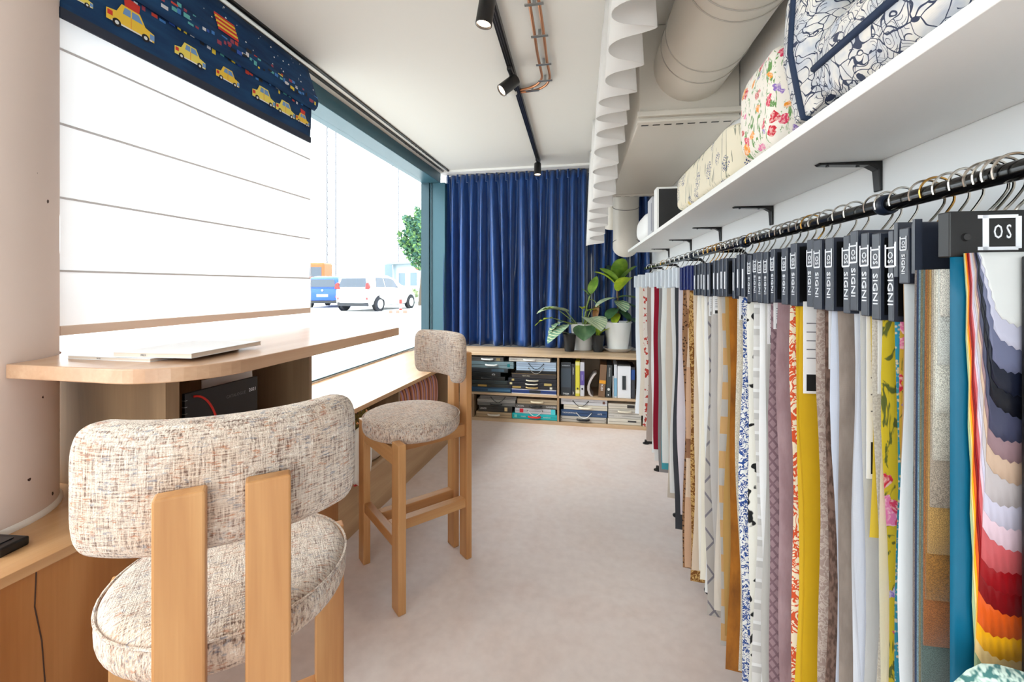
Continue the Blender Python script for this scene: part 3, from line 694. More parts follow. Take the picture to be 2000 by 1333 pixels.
# track light
tr = thing('lighting_track', 'black lighting track running down the ceiling', 'lighting track', (-.452, 1.896, ZC), math.atan(.0468))
MB().box(-.017,-1.0,-.032,.017,2.42,0).build('channel', BLACKM, tr); 
for x in (-.006,.006): MB().box(x-.0015,-1.0,-.0325,x+.0015,2.42,-.031).build('conductor', plain((110,110,112), .3, .8), tr)
def spot(label, hx, hy, aim):
    s = thing('track_spotlight', label, 'spotlight', (hx, hy, ZC-.033), 0, 'black cylinder spots on the lighting track')
    MB().box(-.013,-.055,-.022,.013,.055,0).build('adapter', BLACK, s, bevel=.003)
    MB().tube([(0,0,-.02),(0,0,-.05)], .008, 10).build('stem', BLACK, s)
    h = bpy.data.objects.new('lamp_head', None)
    d = Vector(aim).normalized(); c_ = Vector((0,0,-.075)) + d*.02
    q = Vector((0,0,-1)).rotation_difference(d)
    m = MB().lathe([(.0,.062),(.030,.062),(.034,.056),(.0345,-.055),(.031,-.056),(.029,-.046),(0,-.046)], 28).build('head', BLACK, s, smooth=True)
    m.rotation_mode = 'QUATERNION'; m.rotation_quaternion = q; m.location = c_
    e = MB().lathe([(.0288,-.0465),(.0,-.0475)], 28).build('lens', LAMP, s); e.rotation_mode = 'QUATERNION'; e.rotation_quaternion = q; e.location = c_
    L = bpy.data.lights.new('spot_beam', 'SPOT'); L.energy = 12; L.color = (1,.86,.7); L.spot_size = math.radians(60); L.spot_blend = .6; L.shadow_soft_size = .03
    lo = bpy.data.objects.new('spot_beam', L); COL.objects.link(lo); lo.parent = s; lo.rotation_mode = 'QUATERNION'; lo.rotation_quaternion = q; lo.location = c_+d*.06
def trk(y): return -.452-.0468*(y-1.896)
s1 = onz(942,10,2.50); s2 = onz(1000,148,2.49)
spot('black track spotlight aimed at the blinds beside copper pipes start', trk(1.75)-.0, 1.74, (-.15,-.05,-1))
spot('black track spotlight turned to the printed blind by smoke detector', trk(2.42), 2.42, (-.62,-.35,-.62))
spot('black track spotlight at the track end before blue curtain', trk(4.18), 4.18, (.02,-.18,-1))
# smoke detector, copper pipes
p = onz(998,178,ZC-.02)
o = thing('smoke_detector', 'round white smoke detector on the ceiling by the lighting track', 'smoke detector', (p.x, p.y, ZC))
MB().lathe([(.0,-.045),(.03,-.044),(.04,-.036),(.046,-.022),(.05,-.02),(.052,0)], 28).build('body', plain((226,226,222), .5), o, smooth=True)
for k in range(10):
    a = 2*PI*k/10; MB().bar((.041*math.cos(a),.041*math.sin(a),-.036),(.047*math.cos(a),.047*math.sin(a),-.024), .008, .003).build('vent_slot', BLACK, o)
def ceilpath(pts): return [tuple(onz(u,v,ZC-.022)) for u,v in pts]
def smooth_path(P, n=6):
    P = [Vector(p) for p in P]; out = []
    for i in range(len(P)-1):
        p0, p1, p2, p3 = P[max(i-1,0)], P[i], P[i+1], P[min(i+2,len(P)-1)]
        for k in range(n):
            t_ = k/n; out.append(.5*((2*p1)+(p2-p0)*t_+(2*p0-5*p1+4*p2-p3)*t_*t_+(3*p1-p0-3*p2+p3)*t_**3))
    return out+[P[-1]]
cp = thing('copper_pipework', 'pair of thin copper pipes clipped to the ceiling bending to the detector', 'pipes', (0,0,ZC))
pa = smooth_path(ceilpath([(1033,0),(1043,60),(1050,107),(1057,140),(1058,152),(1051,163),(1036,171),(1010,177)]))
pb = smooth_path(ceilpath([(1052,0),(1062,67),(1068,117),(1073,143),(1073,155),(1065,167),(1046,176),(1012,181)]))
d0 = (pa[0]-pa[6]).normalized()
for P in (pa, pb):
    P.insert(0, P[0]+d0*1.2)
    MB().tube([(a.x,a.y,a.z-ZC) for a in P], .0075, 8).build('pipe', COPPER, cp, smooth=True)
for u, v in ((1043,3),(1054,66),(1062,122),(1065,154),(1040,174)):
    c_ = onz(u,v,ZC-.02)
    MB().box(c_.x-.042,c_.y-.008,-.034,c_.x+.042,c_.y+.008,-.030).build('pipe_clip', STEEL, cp); MB().box(c_.x-.006,c_.y-.006,-.03,c_.x+.006,c_.y+.006,0).build('clip_stud', STEEL, cp)

# ================================================================== shelf, brackets, ducts
SZ = 1.615
sh = thing('wall_shelf', 'long white wall shelf above the sample rail', 'shelf', rw(0,0,SZ), WA)
MB().box(-.293,-1.2,0,-.002,4.17,.022).build('board', WHITE, sh, bevel=.0015)
for tt in (.3, 1.256,1.867,2.48,3.09,3.80):
    br = MB().prism([(0,-.075),(-.006,-.075),(-.010,-.022),(-.03,-.010),(-.14,-.005),(-.145,0),(0,0)], tt-.013, tt+.013, 'y').build('bracket', BLACKM, sh, bevel=.002)
    for xx in (-.05,-.12): MB().lathe([(.004,0),(.004,.003)], 8, (xx,tt,-.0115 if xx > -.06 else -.009)).build('screw', plain((50,50,52),.3,.8), br)
DUCT = plain((214,208,198), .42, .0, .5, name='duct_paint')
du = thing('ventilation_duct', 'big cream ventilation duct entering a plenum box under the ceiling', 'duct', rw(0,.22,2.35), WA)
rr = .172
MB().lathe([(rr,-1.6),(rr,2.2)], 48, (0,0,0), 'y').build('pipe', DUCT, du, smooth=True)
du.children[0].scale = (1,-1,1)
for k, y_ in enumerate((.6,1.02,1.16,1.22,1.5,1.56,1.9,2.0)):
    MB().tube([((rr+.0015)*math.cos(a),y_,(rr+.0015)*math.sin(a)) for a in [i*2*PI/48 for i in range(48)]], .0025, 5, True).build('seam', plain((178,172,164), .5), du, smooth=True)
MB().lathe([(.006,0),(.006,.004)], 8, (.03,1.3,-rr-.003)).build('rivet', plain((240,236,230),.3), du)
bx = thing('plenum_box', 'cream sheet metal plenum box hanging over the shelf', 'air box', rw(0,0,2.1), WA)
MB().box(-.46,2.2,0,-.003,3.95,ZC-2.1-.002).build('casing', DUCT, bx, bevel=.006)
MB().box(-.47,2.17,.01,-.003,2.2,.035).build('flange', DUCT, bx, bevel=.003); MB().box(-.47,2.19,-.012,-.003,2.23,.0).build('flange', DUCT, bx, bevel=.003)
MB().box(-.47,3.9,-.014,-.003,3.96,.0).build('flange', DUCT, bx, bevel=.003)
for k in range(8): MB().box(-.44+k*.055,2.262,-.0015,-.44+k*.055+.034,2.272,.0).build('slot', BLACK, bx)
for k in range(5): MB().box(-.42+k*.075,3.93,-.0155,-.42+k*.075+.04,3.936,-.013).build('slot', plain((120,116,110),.6), bx)
dp = thing('duct_elbow', 'round white duct elbow dropping before the navy curtain', 'duct', (.275,4.29,1.6))
path = smooth_path([(0,-.1,.72),(0,-.06,.58),(0,-.01,.45),(0,0,.30),(0,.0,.2),(0,.02,.12),(0,.07,.08)], 5)
MB().tube([(p_.x,p_.y,p_.z) for p_ in path], .12, 32).build('pipe', DUCT, dp, smooth=True)
for z_, y_ in ((.46,-.012),(.12,.016)):
    MB().tube([(.1225*math.cos(a), y_+.1225*math.sin(a)*(1), z_+.10*math.sin(a)*( .55 if z_>.3 else -.3)) for a in [i*2*PI/40 for i in range(40)]], .003, 5, True).build('seam', plain((120,116,112), .5), dp, smooth=True)
dq = thing('duct_stub', 'narrow white duct stub beside the duct elbow', 'duct', (.155,4.42,1.85))
MB().tube([(0,-.02,.35),(0,0,.12),(0,.03,.03)], .075, 24).build('pipe', DUCT, dq, smooth=True)

# things on the shelf
ZS = SZ+.0225
def cushion(name, label, t, off, z, w_, d_, h, mat, rx=0, ry=0, rz=0, cat='pillow', pipe=None, puff=.5, grp=None):
    p_ = rw(t, off, z); o = thing(name, label, cat, p_, WA+rz, grp)
    def fn(u, v):
        th = 2*PI*u; ph = PI*v; c_, sn = math.cos(th), math.sin(th); k = math.sin(ph); z_ = -math.cos(ph)
        cx = math.copysign(abs(c_)**puff, c_)*abs(k)**puff; cy = math.copysign(abs(sn)**puff, sn)*abs(k)**puff
        zz = math.copysign(abs(z_)**puff, z_)
        wob = 1+.03*math.sin(3*th+z_*4)+.02*math.sin(7*th+1)
        return (cx*w_/2*wob, cy*d_/2*wob, h/2+zz*h/2)
    m = MB().grid(fn, 40, 20, True).build('cover', mat, o, smooth=True); m.rotation_euler = (rx, ry, 0)
    return o
TOILE = fab('toile', (226,222,216), (168,178,196), (52,60,84), .9); PIPEN = plain((22,42,72), .7)
def sq_pillow(label, t, off, z, sx_, sy_, thick, rot, mat, pipe_mat, grp):
    o = thing('toile_pillow', label, 'pillow', rw(t,off,z), WA, grp)
    def pt(th):
        c_, sn = math.cos(th), math.sin(th); mx = max(abs(c_),abs(sn)); a_, b_ = c_/mx, sn/mx
        pin = 1-.12*(1-abs(abs(a_)-abs(b_)))*1.0
        return a_*sx_/2*pin, b_*sy_/2*pin
    def fn(u, v):
        x_, y_ = pt(2*PI*u); rr_ = math.sin(PI*v)**.5 if 0 < v < 1 else 0; zt = -math.cos(PI*v)
        return (x_*rr_, y_*rr_, math.copysign(abs(zt)**.75, zt)*thick/2*(1+.06*math.sin(u*19)))
    m = MB().grid(fn, 48, 20, True).build('cover', mat, o, smooth=True); m.rotation_euler = rot
    q_ = MB().tube([(*pt(2*PI*k/64),0) for k in range(64)], .0075, 8, True).build('piping', pipe_mat, o, smooth=True); q_.rotation_euler = rot
    return o
TG = 'toile pillows on the shelf'
sq_pillow('toile pillow with navy piping lying flat at the bottom of pile', .72, .160, ZS+.085, .29, .50, .17, (0, math.radians(-4), .10), TOILE, PIPEN, TG)
sq_pillow('toile pillow with navy piping lying on the flat bottom pillow', .70, .165, ZS+.285, .29, .46, .16, (0, math.radians(-12), -.14), TOILE, PIPEN, TG)
sq_pillow('toile pillow with navy piping propped upright against the floral pillow', 1.055, .155, ZS+.165, .29, .33, .16, (math.radians(84), 0, math.radians(6)), TOILE, PIPEN, TG)
FLOR = fab('floral', (238,232,222), (104,150,84), sc=1.1); SPRIG = fab('sprig', (226,218,196), (44,62,112), (214,190,110), 1.0)
cushion('floral_pillow', 'bright floral pillow with pink blossoms standing beside the toile pillows', 1.28, .152, ZS, .27, .24, .275, FLOR, puff=.42)
cushion('lavender_quilt', 'folded cream quilt with lavender sprigs on the shelf', 1.83, .152, ZS, .275, .80, .185, SPRIG, puff=.3, cat='quilt')
o = thing('picture_box', 'white framed box with black face standing behind the quilt', 'box', rw(2.78,.165,ZS), WA)
MB().box(-.11,0,0,.13,.10,.27).build('casing', WHITE, o, bevel=.002); MB().box(-.098,-.001,.012,.118,0,.258).build('black_face', plain((26,24,26), .4), o)
o = thing('sample_booklet', 'slim grey booklet standing behind the white framed box', 'booklet', rw(2.90,.272,ZS), WA)
MB().box(-.012,0,0,.012,.16,.235).build('cover', plain((188,190,196), .5), o); MB().box(-.0125,.01,.02,-.012,.03,.2).build('spine_print', plain((90,92,110), .5), o)
cushion('white_cushion', 'small plain white cushion on the shelf end by duct elbow', 3.42, .19, ZS, .2, .55, .20, plain((232,232,232), .8), puff=.6)

# ================================================================== garment rail
OFR = .184; ZR = 1.452
rl = thing('garment_rail', 'black garment rail on slim posts carrying the fabric samples', 'garment rail', rw(0,OFR,0), WA)
MB().tube([(0,.1,ZR),(0,3.82,ZR)], .0135, 16).build('rail_tube', plain((14,14,16), .14, .3), rl, smooth=True)
for tt in (.45, 1.98, 2.6, 3.22, 3.75):
    x_ = .135
    MB().tube([(x_,tt,.012),(x_,tt,ZR-.02),(x_-.02,tt,ZR),(0,tt,ZR)], .009, 10).build('post', BLACKM, rl, smooth=True)
    MB().box(-.02,tt-.009,.004,x_,tt+.009,.018).build('foot_bar', BLACKM, rl)
    MB().lathe([(.026,0),(.026,.006),(.011,.014),(.011,.03)], 18, (-.01,tt,0)).build('foot', BLACKM, rl, smooth=True)
for tt in (.93, 1.62, 2.3): MB().lathe([(.017,-.012),(.019,-.006),(.019,.006),(.017,.012)], 16, (0,tt,ZR), 'y').build('joint', plain((24,34,52), .35), rl, smooth=True)

def hook_mesh():
    c_ = .026; P = [(0,0,-.07),(0,0,-.052),(.012,0,-.036),(.024,0,-.016)]
    P += [(.0235*math.cos(a)*1.0, 0, .0 + .0235*math.sin(a)) for a in [i*PI/8 for i in range(0,10)]]
    return MB().tube(smooth_path(P, 3), .0019, 6)
HOOKS = {}
def logo(parent, L, rot, loc, flip=1):
    # D outline around OS, then SIGNI ; drawn along +x in its own plane
    e = bpy.data.objects.new('logo', None)
    k = L/1.0
    def q(x0,z0,x1,z1): 
        return (x0*k, z0*k, x1*k, z1*k)
    m = MB()
    for (x0,z0,x1,z1) in [q(-.5,-.11,-.40,-.085), q(-.5,.085,-.40,.11), q(-.46,-.11,-.435,.11), q(-.40,-.11,-.17,-.085), q(-.40,.085,-.17,.11), q(-.185,-.095,-.155,.095)]:
        m.box(x0,z0,0,x1,z1,.0005)
    o = m.build('logo_frame', LOGO, parent); o.rotation_euler = rot; o.location = loc
    R_ = o.rotation_euler.to_matrix()
    a = R_ @ Vector((-.302*k,0,.0002)); text('logo_letters', 'OS', .14*k, LOGO, parent, Vector(loc)+a, rot)
    b_ = R_ @ Vector((.17*k,0,.0002)); text('logo_letters', 'SIGNI', .15*k, LOGO, parent, Vector(loc)+b_, rot, sx=1.35)

def cloth_slab(w_, th, h, seed, amp=.006):
    rnd = random.Random(seed); p1, p2, p3 = (rnd.uniform(0,6) for _ in range(3)); k1 = rnd.uniform(2,4)
    nz, nx = 14, 6
    def dy(x, z): return amp*math.sin(k1*z*2+p1)*(h-abs(z))/h*.5*-1*0 + amp*math.sin(5*x/w_+p2+z*2.2)*min(1, -z*3)
    def dx(z): return (.006*math.sin(z*4+p3)+.004*math.sin(z*9+p1))*min(1,-z*4)
    ring = [(-.5,-.5),(-.5+.02,-.5-.05)] 
    def fn(u, v):
        z = -h*v; n = 2*nx
        i = u*n
        if i <= nx: x = -.5+i/nx; s_ = -1
        else: x = .5-(i-nx)/nx; s_ = 1
        xx = x*w_
        edge = 1 if abs(x) < .45 else .55
        return (xx+dx(z), dy(xx,z)+s_*th/2*edge, z)
    m = MB().grid(fn, 2*nx, nz, True); return caps(m, 2*nx)
HN = 0
def hanger(label, u0, u1, htype, mat, bot=.29, layers=None, card=None, off=.304, grp=None, th=None, ztop=1.387, tilt=0):
    global HN; HN += 1
    t0, t1 = tw(u0, off), tw(u1, off); th_ = max(.006, min(.026, t0-t1)) if th is None else th
    tc = t0-th_/2
    _r = random.Random(HN*13); ztop += _r.uniform(-.006,.005); tilt = _r.uniform(-.008,.008)
    o = thing('fabric_hanger', label, 'fabric sample', rw(tc, OFR, ZR), WA+tilt, grp)
    hh, hm, lg = {'white': (.092, plain((206,214,222), .35), False), 'navy': (.10, plain((26,36,96), .3), False), 'small': (.118, HDR, 'strip'), 'mid': (.125, HDR, True), 'large': (.132, HDR, True), 'short': (.078, HDR, True)}[htype]
    zt = ztop-ZR; W_ = off-OFR
    hd = MB().box(-W_, -th_/2, zt-hh, W_, th_/2, zt).build('header', hm, o, bevel=min(.0015, th_*.1))
    MB().box(-W_+.006, -th_/2-.0006, zt-hh+.008, W_-.006, -th_/2, zt-.008).build('header_face', plain((10,11,14), .3) if lg else hm, hd)  # plain black face panel; the lighter header around it carries painted glare
    key = 'brass' if (htype == 'navy' or HN % 9 == 4) else 'chrome'
    if key not in HOOKS: HOOKS[key] = h_ = hook_mesh().build('hook', BRASS if key == 'brass' else CHROME, o, smooth=True)
    else: h_ = like(HOOKS[key], o)
    h_.rotation_euler = (0,0,random.Random(HN).uniform(-.25,.25)); 
    rs = (0, PI/2, 0)
    if lg is True and th_ > .008: logo(hd, hh*.74, (PI/2, PI/2, -PI/2), (-W_-.0004, 0, zt-hh*.52))
    elif lg: MB().box(-W_-.0005,-th_*.18,zt-hh*.8,-W_,th_*.18,zt-hh*.35).build('logo_strip', LOGO, hd)
    h = ZR+zt-hh-bot
    lay = layers or [(mat, 1.0, 0)]
    n = len(lay); tl = th_/n*.92
    for k, (mm, frac, dxx) in enumerate(lay):
        c_ = cloth_slab(2*W_-.02, tl, h*frac, HN*7+k, .0028 if u0 > 1460 else .002).build('cloth', mm, o, smooth=True)
        c_.location = (-dxx, th_/2-tl*(k+.5)-th_*.02, zt-hh+.002)
    if card:
        z0, hc, wc = card
        q = MB().box(-W_+.012, -th_/2-.0035, zt-hh-z0-hc, -W_+.012+wc, -th_/2-.0025, zt-hh-z0+.01).build('label_card', PAPER, o)
        MB().box(-W_+.018, -th_/2-.0039, zt-hh-z0-hc*.97, -W_+.006+wc, -th_/2-.0035, zt-hh-z0-hc*.78).build('card_print', INK, q)
        for j in range(5): MB().box(-W_+.018, -th_/2-.0039, zt-hh-z0-hc*(.2+.1*j), -W_+.004+wc*.8, -th_/2-.0035, zt-hh-z0-hc*(.2+.1*j)+.002).build('card_print', plain((110,110,116),.6), q)
    return o
PL = lambda *c_: fab('plain', c_)
# far end: white headers
far = [('white sheer', PL(226,232,240), .28), ('cream linen', PL(224,216,202), .33), ('white cloth with red blossoms', fab('cow', (228,220,212), (186,66,56), sc=1.6), .31), ('taupe linen', PL(168,152,144), .27), ('white satin', PL(236,236,236), .25), ('crimson', PL(150,16,44), .25), ('stone grey', PL(150,142,142), .24),
       ('white cloth edged in teal', None, .30), ('warm beige', PL(202,190,176), .2), ('wide plain white cotton', PL(240,240,240), .27), ('charcoal', PL(60,62,68), .14), ('lilac white', PL(224,218,228), .25)]
for k, (d_, m_, bo) in enumerate(far):
    ua = 1238+7.35*k
    lay = [(PL(70,160,176), 1, 0), (PL(234,238,238), .96, .004)] if m_ is None else ([(PL(236,236,236),1,0),(m_,.93,.005)] if d_ == 'crimson' else None)
    hanger('white-headed fabric hanger of %s near the far rail end' % d_, ua, ua+5.6, 'white', m_, bo, lay)
for k, (d_, m_, bo) in enumerate([('brown leopard chenille', fab('leopard', (150,112,80), (60,40,28)), .06), ('tan stripe', fab('bands', (206,170,142), (220,200,180), (150,110,84), .3), .1), ('golden brown damask', fab('print', (120,76,30), (196,160,100), sc=1.2), .08), ('pale sand', PL(214,196,176), .16)]):
    hanger('navy-headed fabric hanger with %s cloth' % d_, 1327+6.3*k, 1332+6.3*k, 'navy', m_, bo)
small = [(1354,1359,'white gauze',PL(232,230,226),.2,None),(1361,1365,'ivory silk',PL(230,224,210),.2,None),(1367,1371,'soft white voile',PL(238,238,238),.18,None),(1372,1378,'grey trellis jacquard',fab('trellis',(176,170,164),(118,114,122)),.12,(0,.07,.05)),
         (1380,1386,'zip edged dove grey',PL(186,182,180),.2,(0,.06,.04)),(1391,1395,'oatmeal voile',PL(208,200,190),.22,None),(1398,1404,'grey and ochre square',fab('squares',(178,176,174),(196,158,108)),.14,None),(1405,1411,'mustard bouclé',PL(176,140,80),.2,None),
         (1412,1423,'amber velvet',fab('velvet',(168,104,26),(120,70,16)),.12,None),(1429,1433,'ivory bouclé',fab('weave',(216,208,192),(190,180,160)),.18,(0,.06,.05)),(1437,1442,'blue and white ikat',fab('print',(232,232,230),(34,70,140),sc=1.6),.12,None),(1446,1455,'black and white cowhide',fab('cow',(232,230,222),(24,24,26)),.12,None)]
for u0,u1,d_,m_,bo,cd in small: hanger('small black-headed fabric hanger with %s cloth' % d_, u0, u1, 'small', m_, bo, None, cd)
mid = [(1458,1466,'pearl grey stripe',fab('bands',(206,204,202),(186,184,182),(222,222,222),3),.1,None),(1469,1477,'plain white lawn',PL(240,240,242),.2,None),(1478,1487,'silver grey',PL(182,180,176),.2,(0,.1,.07)),(1489,1502,'mauve quilted diamond',fab('diamond',(150,124,130),(120,94,102)),.06,(0,.06,.05)),
       (1503,1511,'dusty mauve velvet',fab('velvet',(142,116,122),(166,142,148)),.2,None),(1524,1535,'coral and cream motif',fab('print',(232,224,204),(206,84,50),sc=.9),.1,None)]
for u0,u1,d_,m_,bo,cd in mid: hanger('black-headed fabric hanger with %s cloth' % d_, u0, u1, 'mid', m_, bo, None, cd)
big = [(1541,1560,'large','lemon yellow satin',None,.08,[(fab('satin',(214,178,50)),1,.004),(fab('satin',(206,166,36)),1,0)],(0,.18,.05)),
       (1573,1585,'large','taupe scroll jacquard',fab('print',(158,138,130),(186,170,160),sc=1.6),.08,None,None),
       (1586,1603,'large','brown chenille',fab('chenille',(124,98,86),(84,62,52)),.08,None,(0,.11,.06)),
       (1608,1623,'large','mottled taupe velvet',fab('velvet',(160,146,136),(124,110,102)),.08,[(PL(206,212,228),1,.003),(fab('velvet',(160,146,136),(124,110,102)),1,0)],None),
       (1643,1655,'large','milky white voile',PL(214,216,222),.08,None,None),
       (1657,1671,'large','pale grey cotton under a photo card',PL(186,186,186),.08,[(PL(206,210,222),1,0),(PL(188,188,188),1,.004)],(0,.27,.08)),
       (1677,1691,'large','ivory embroidered linen',fab('weave',(204,198,188),(186,178,168),sc=.8),.08,[(PL(220,190,60),.3,.0),(fab('weave',(204,198,188),(186,178,168),sc=.8),1,.003)],(0,.12,.1)),
       (1698,1714,'large','yellow floral cotton',fab('floral',(206,178,36),(90,96,40),sc=.75),.08,[(PL(224,216,190),1,0),(fab('floral',(206,178,36),(90,96,40),sc=.75),1,.004)],None),
       (1729,1739,'large','turquoise and coral beaded',None,.08,[(fab('leopard',(40,140,170),(206,196,170),sc=2),1,.004),(fab('floral',(206,170,60),(110,110,50),sc=1.2),1,0)],None),
       (1741,1748,'short','tan bouclé',fab('weave',(196,160,110),(160,120,76)),.08,[(fab('weave',(196,160,110),(160,120,76)),1,0),(PL(196,160,120),1,.002)],None),
       (1750,1769,'short','white and duck egg weave',None,.08,[(PL(232,236,240),1,.008),(fab('weave',(150,184,186),(110,146,150),sc=.7),1,-.006)],None)]
for u0,u1,ht,d_,m_,bo,lay,cd in big: hanger('black-headed fabric hanger with %s cloth' % d_, u0, u1, ht, m_, bo, lay, cd)

# burlap waterfall hanger
tA = tw(1784, .300)
o = thing('fabric_hanger', 'black-headed waterfall hanger of burlap swatches from white to navy', 'fabric sample', rw(tA, OFR, ZR), WA)
MB().box(-.118,-.006,-.135,.118,.006,-.066).build('header', HDR, o, bevel=.001)
like(HOOKS['chrome'], o)
MB().box(-.125,-.011,-.13,-.116,-.007,-.062).build('loose_strap', HDR, o)
cols = [(226,222,212),(214,216,210),(222,220,208),(200,194,180),(168,154,138),(176,138,80),(150,104,48),(150,92,48),(92,110,106),(120,112,84),(110,138,152),(34,52,84),(122,110,106)]
n = len(cols)
for k, c_ in enumerate(cols):
    zb_ = -.135-.055-.062*k; y_ = -.007-.0024*(n-k)
    MB().grid(lambda u,v: (-.124+.010*(1-k/n)+u*(.24-.010*(1-k/n)), y_-.004*math.sin(3*(zb_+.13)*v), -.13+(zb_+.13)*v), 8, 8).build('swatch', fab('weave', c_, tuple(x*.74 for x in c_), sc=2.2), o, smooth=True, solid=.0022)
cl = MB().box(-.100,-.036,-.28,-.075,-.0355,-.135).build('label_card', PAPER, o); MB().box(-.094,-.0364,-.17,-.076,-.036,-.14).build('card_print', INK, cl)

# the big satin waterfall facing the aisle
tB = tw(1840, .304)
o = thing('fabric_hanger', 'black-headed waterfall hanger of pinked satin swatches in rainbow order', 'fabric sample', rw(tB, OFR, ZR), WA)
zt = 1.392-ZR; hb = -.056+zt
MB().box(-.12,-.006,hb,.16,.012,zt).build('header', BLACK, o, bevel=.0015)
MB().lathe([(.005,0),(.004,.003),(.0,.0035)], 12, (-.103,-.006,zt-.032), 'y').build('rivet', plain((30,30,32), .2), o)
like(HOOKS['chrome'], o, (.0,0,0)); like(HOOKS['brass'], o, (.02,.012,0))
lg = MB()
for x0, z0, x1, z1 in ((-.090,-.0095,-.080,-.0055),(-.090,-.048,-.080,-.044),(-.085,-.048,-.0785,-.0055),(-.080,-.0095,-.048,-.0055),(-.080,-.048,-.048,-.044),(-.0505,-.046,-.0445,-.0075)): lg.box(x0,-.0066,zt+z0,x1,-.0061,zt+z1)
lg.build('logo_frame', LOGO, o)
text('logo_letters', 'O S', .024, LOGO, o, (-.0645,-.0066,zt-.0268), (PI/2,0,0), sx=.5); text('logo_letters', 'S I G N I', .024, LOGO, o, (-.006,-.0066,zt-.0268), (PI/2,0,0), sx=.6)
def pinked(x0, x1, ztop, zbot, y, rad, mat, curl, k):
    # sheet with zigzag lower edge and zigzag free side, corner rounded
    nx = 30; tooth = .0028
    m = MB(); vs = []; rows = 10
    for j in range(rows+1):
        v = j/rows
        for i in range(nx+1):
            u = i/nx; x = x0+(x1-x0)*u
            cut = rad*(1-min(1,(u*(x1-x0))/rad)**.5) if rad else 0
            zb_ = zbot+cut+(tooth if i % 2 else 0)
            z = ztop+(zb_-ztop)*v
            xo = (-curl*(1-v)) + (.0018 if (j % 2 and i == 0) else 0)
            vs.append((x+xo*(1-u), y-.003*math.sin(2.5*(ztop-z)) - .0012*math.sin(3*u), z))
    m.add(vs, [(j*(nx+1)+i, j*(nx+1)+i+1, (j+1)*(nx+1)+i+1, (j+1)*(nx+1)+i) for j in range(rows) for i in range(nx)])
    return m.build('swatch', mat, o, smooth=True, solid=.0007)
tealm = fab('satin', (10,92,122))
MB().grid(lambda u,v: (-.118+.034*u, -.004-.004*math.sin(PI*u), hb-1.02*v), 6, 20).build('backing_strip', tealm, o, smooth=True, solid=.001)
sw = [((196,198,198),635),((172,172,190),680),((96,100,126),720),((20,24,40),762),((12,14,24),803),((60,62,84),847),((136,110,116),885),((186,160,140),926),((176,168,170),968),((186,182,200),1010),((206,180,192),1050),((184,84,88),1092),((140,14,22),1132),((118,10,16),1172),((206,84,24),1215),((226,160,20),1257),((222,190,130),1290),((150,168,130),1345)]
n = len(sw)
for k, (c_, v_) in enumerate(sw):
    d_ = tB*CY-(WX-WS*tB-.29)*SY
    zb_ = CAM_H-(v_-VPY)*d_/F-ZR
    x0 = -.101+.012*(1-k/n)
    pinked(x0, .02, hb+.004, zb_, -.010-.0009*(n-k), .016+.012*(.5+.5*math.sin(k*2.1)), fab('satin', c_), .016*(1-.5*k/n), k)
MB().box(-.066,-.036,hb-1.0,.12,-.03,hb-.001).build('side_band', BLACK, o, bevel=.002)
for k in range(2):
    MB().grid(lambda u,v: (-.150+.20*u, -.050-.012*k-.02*math.sin(PI*v), -.572-.03*u-.07*v-.012*k+.004*math.sin(7*u+k*2)-.03*(1-min(1,u*5))**2), 14, 5).build('frayed_swatch', fab('weave', (150,196,180) if k else (70,120,118), (206,226,214), sc=.4), o, smooth=True, solid=.004)
# ================================================================== plants on the bookcase
def leaf(base, az, elev, L, W_, droop, fold=.25, shape='ovate', ruff=0, roll=0):
    # blade starting at base, heading az / elev and bending down
    m = MB(); nu, nv = 6, 12; pos = Vector(base); vs = []; e = elev
    sd = Vector((-math.sin(az), math.cos(az), 0))
    for j in range(nv+1):
        v = j/nv; d = Vector((math.cos(az)*math.cos(e), math.sin(az)*math.cos(e), math.sin(e)))
        up_ = sd.cross(d).normalized()*-1
        s2 = sd*math.cos(roll)+up_*math.sin(roll)
        wd = {'ovate': math.sin(PI*min(1,v**.85))**.75, 'heart': (math.sin(PI*(v*.86+.14))**.8)*(1.25-.35*v), 'fiddle': (math.sin(PI*v**.8)**.6)*(.72+.45*v), 'strap': math.sin(PI*(v*.9+.08))**.5, 'lobed': math.sin(PI*v)**.6*(.75+.25*math.cos(v*38))}[shape]*W_/2
        for i in range(nu+1):
            q = 2*i/nu-1
            vs.append(pos + s2*q*wd + up_.cross(s2).cross(s2)*0 + up_*(abs(q)*wd*fold + ruff*math.sin(v*24+q*3)*abs(q)))
        pos = pos + d*L/nv; e -= droop/nv
    m.add(vs, [(j*(nu+1)+i, j*(nu+1)+i+1, (j+1)*(nu+1)+i+1, (j+1)*(nu+1)+i) for j in range(nv) for i in range(nu)])
    return m
def leafmat(c1, c2, rough=.4, veins=0):
    t = NT('leaf_%02x%02x%02x' % c1); n_ = t.noise(t.obj(), 18, 3); col = t.mix(t.ramp(n_, [(.35,(0,0,0)),(.65,(255,255,255))]), lin(c1), lin(c2))
    if veins: col = t.mix(t.ramp(t.wave(t.obj(), veins, 3, 2, 1, 'BANDS', 'DIAGONAL'), [(.8,(0,0,0)),(.95,(255,255,255))]), col, lin((206,206,170)))
    t.bsdf.inputs['Subsurface Weight'].default_value = 0
    return t.done(col, rough, spec=.45)
L_LIME = leafmat((150,180,40), (190,206,60)); L_GREEN = leafmat((86,122,40), (128,156,60), .3); L_DARK = leafmat((44,74,46), (66,100,62)); L_SILV = leafmat((122,146,120), (158,176,146), .45, 16); L_BLUE = leafmat((84,122,100), (120,152,126), .4, 14); L_BROWN = leafmat((130,84,46), (166,116,70))
SOIL = plain((46,34,26), .95); STEM = plain((104,82,58), .7); STEMG = plain((120,140,70), .6)
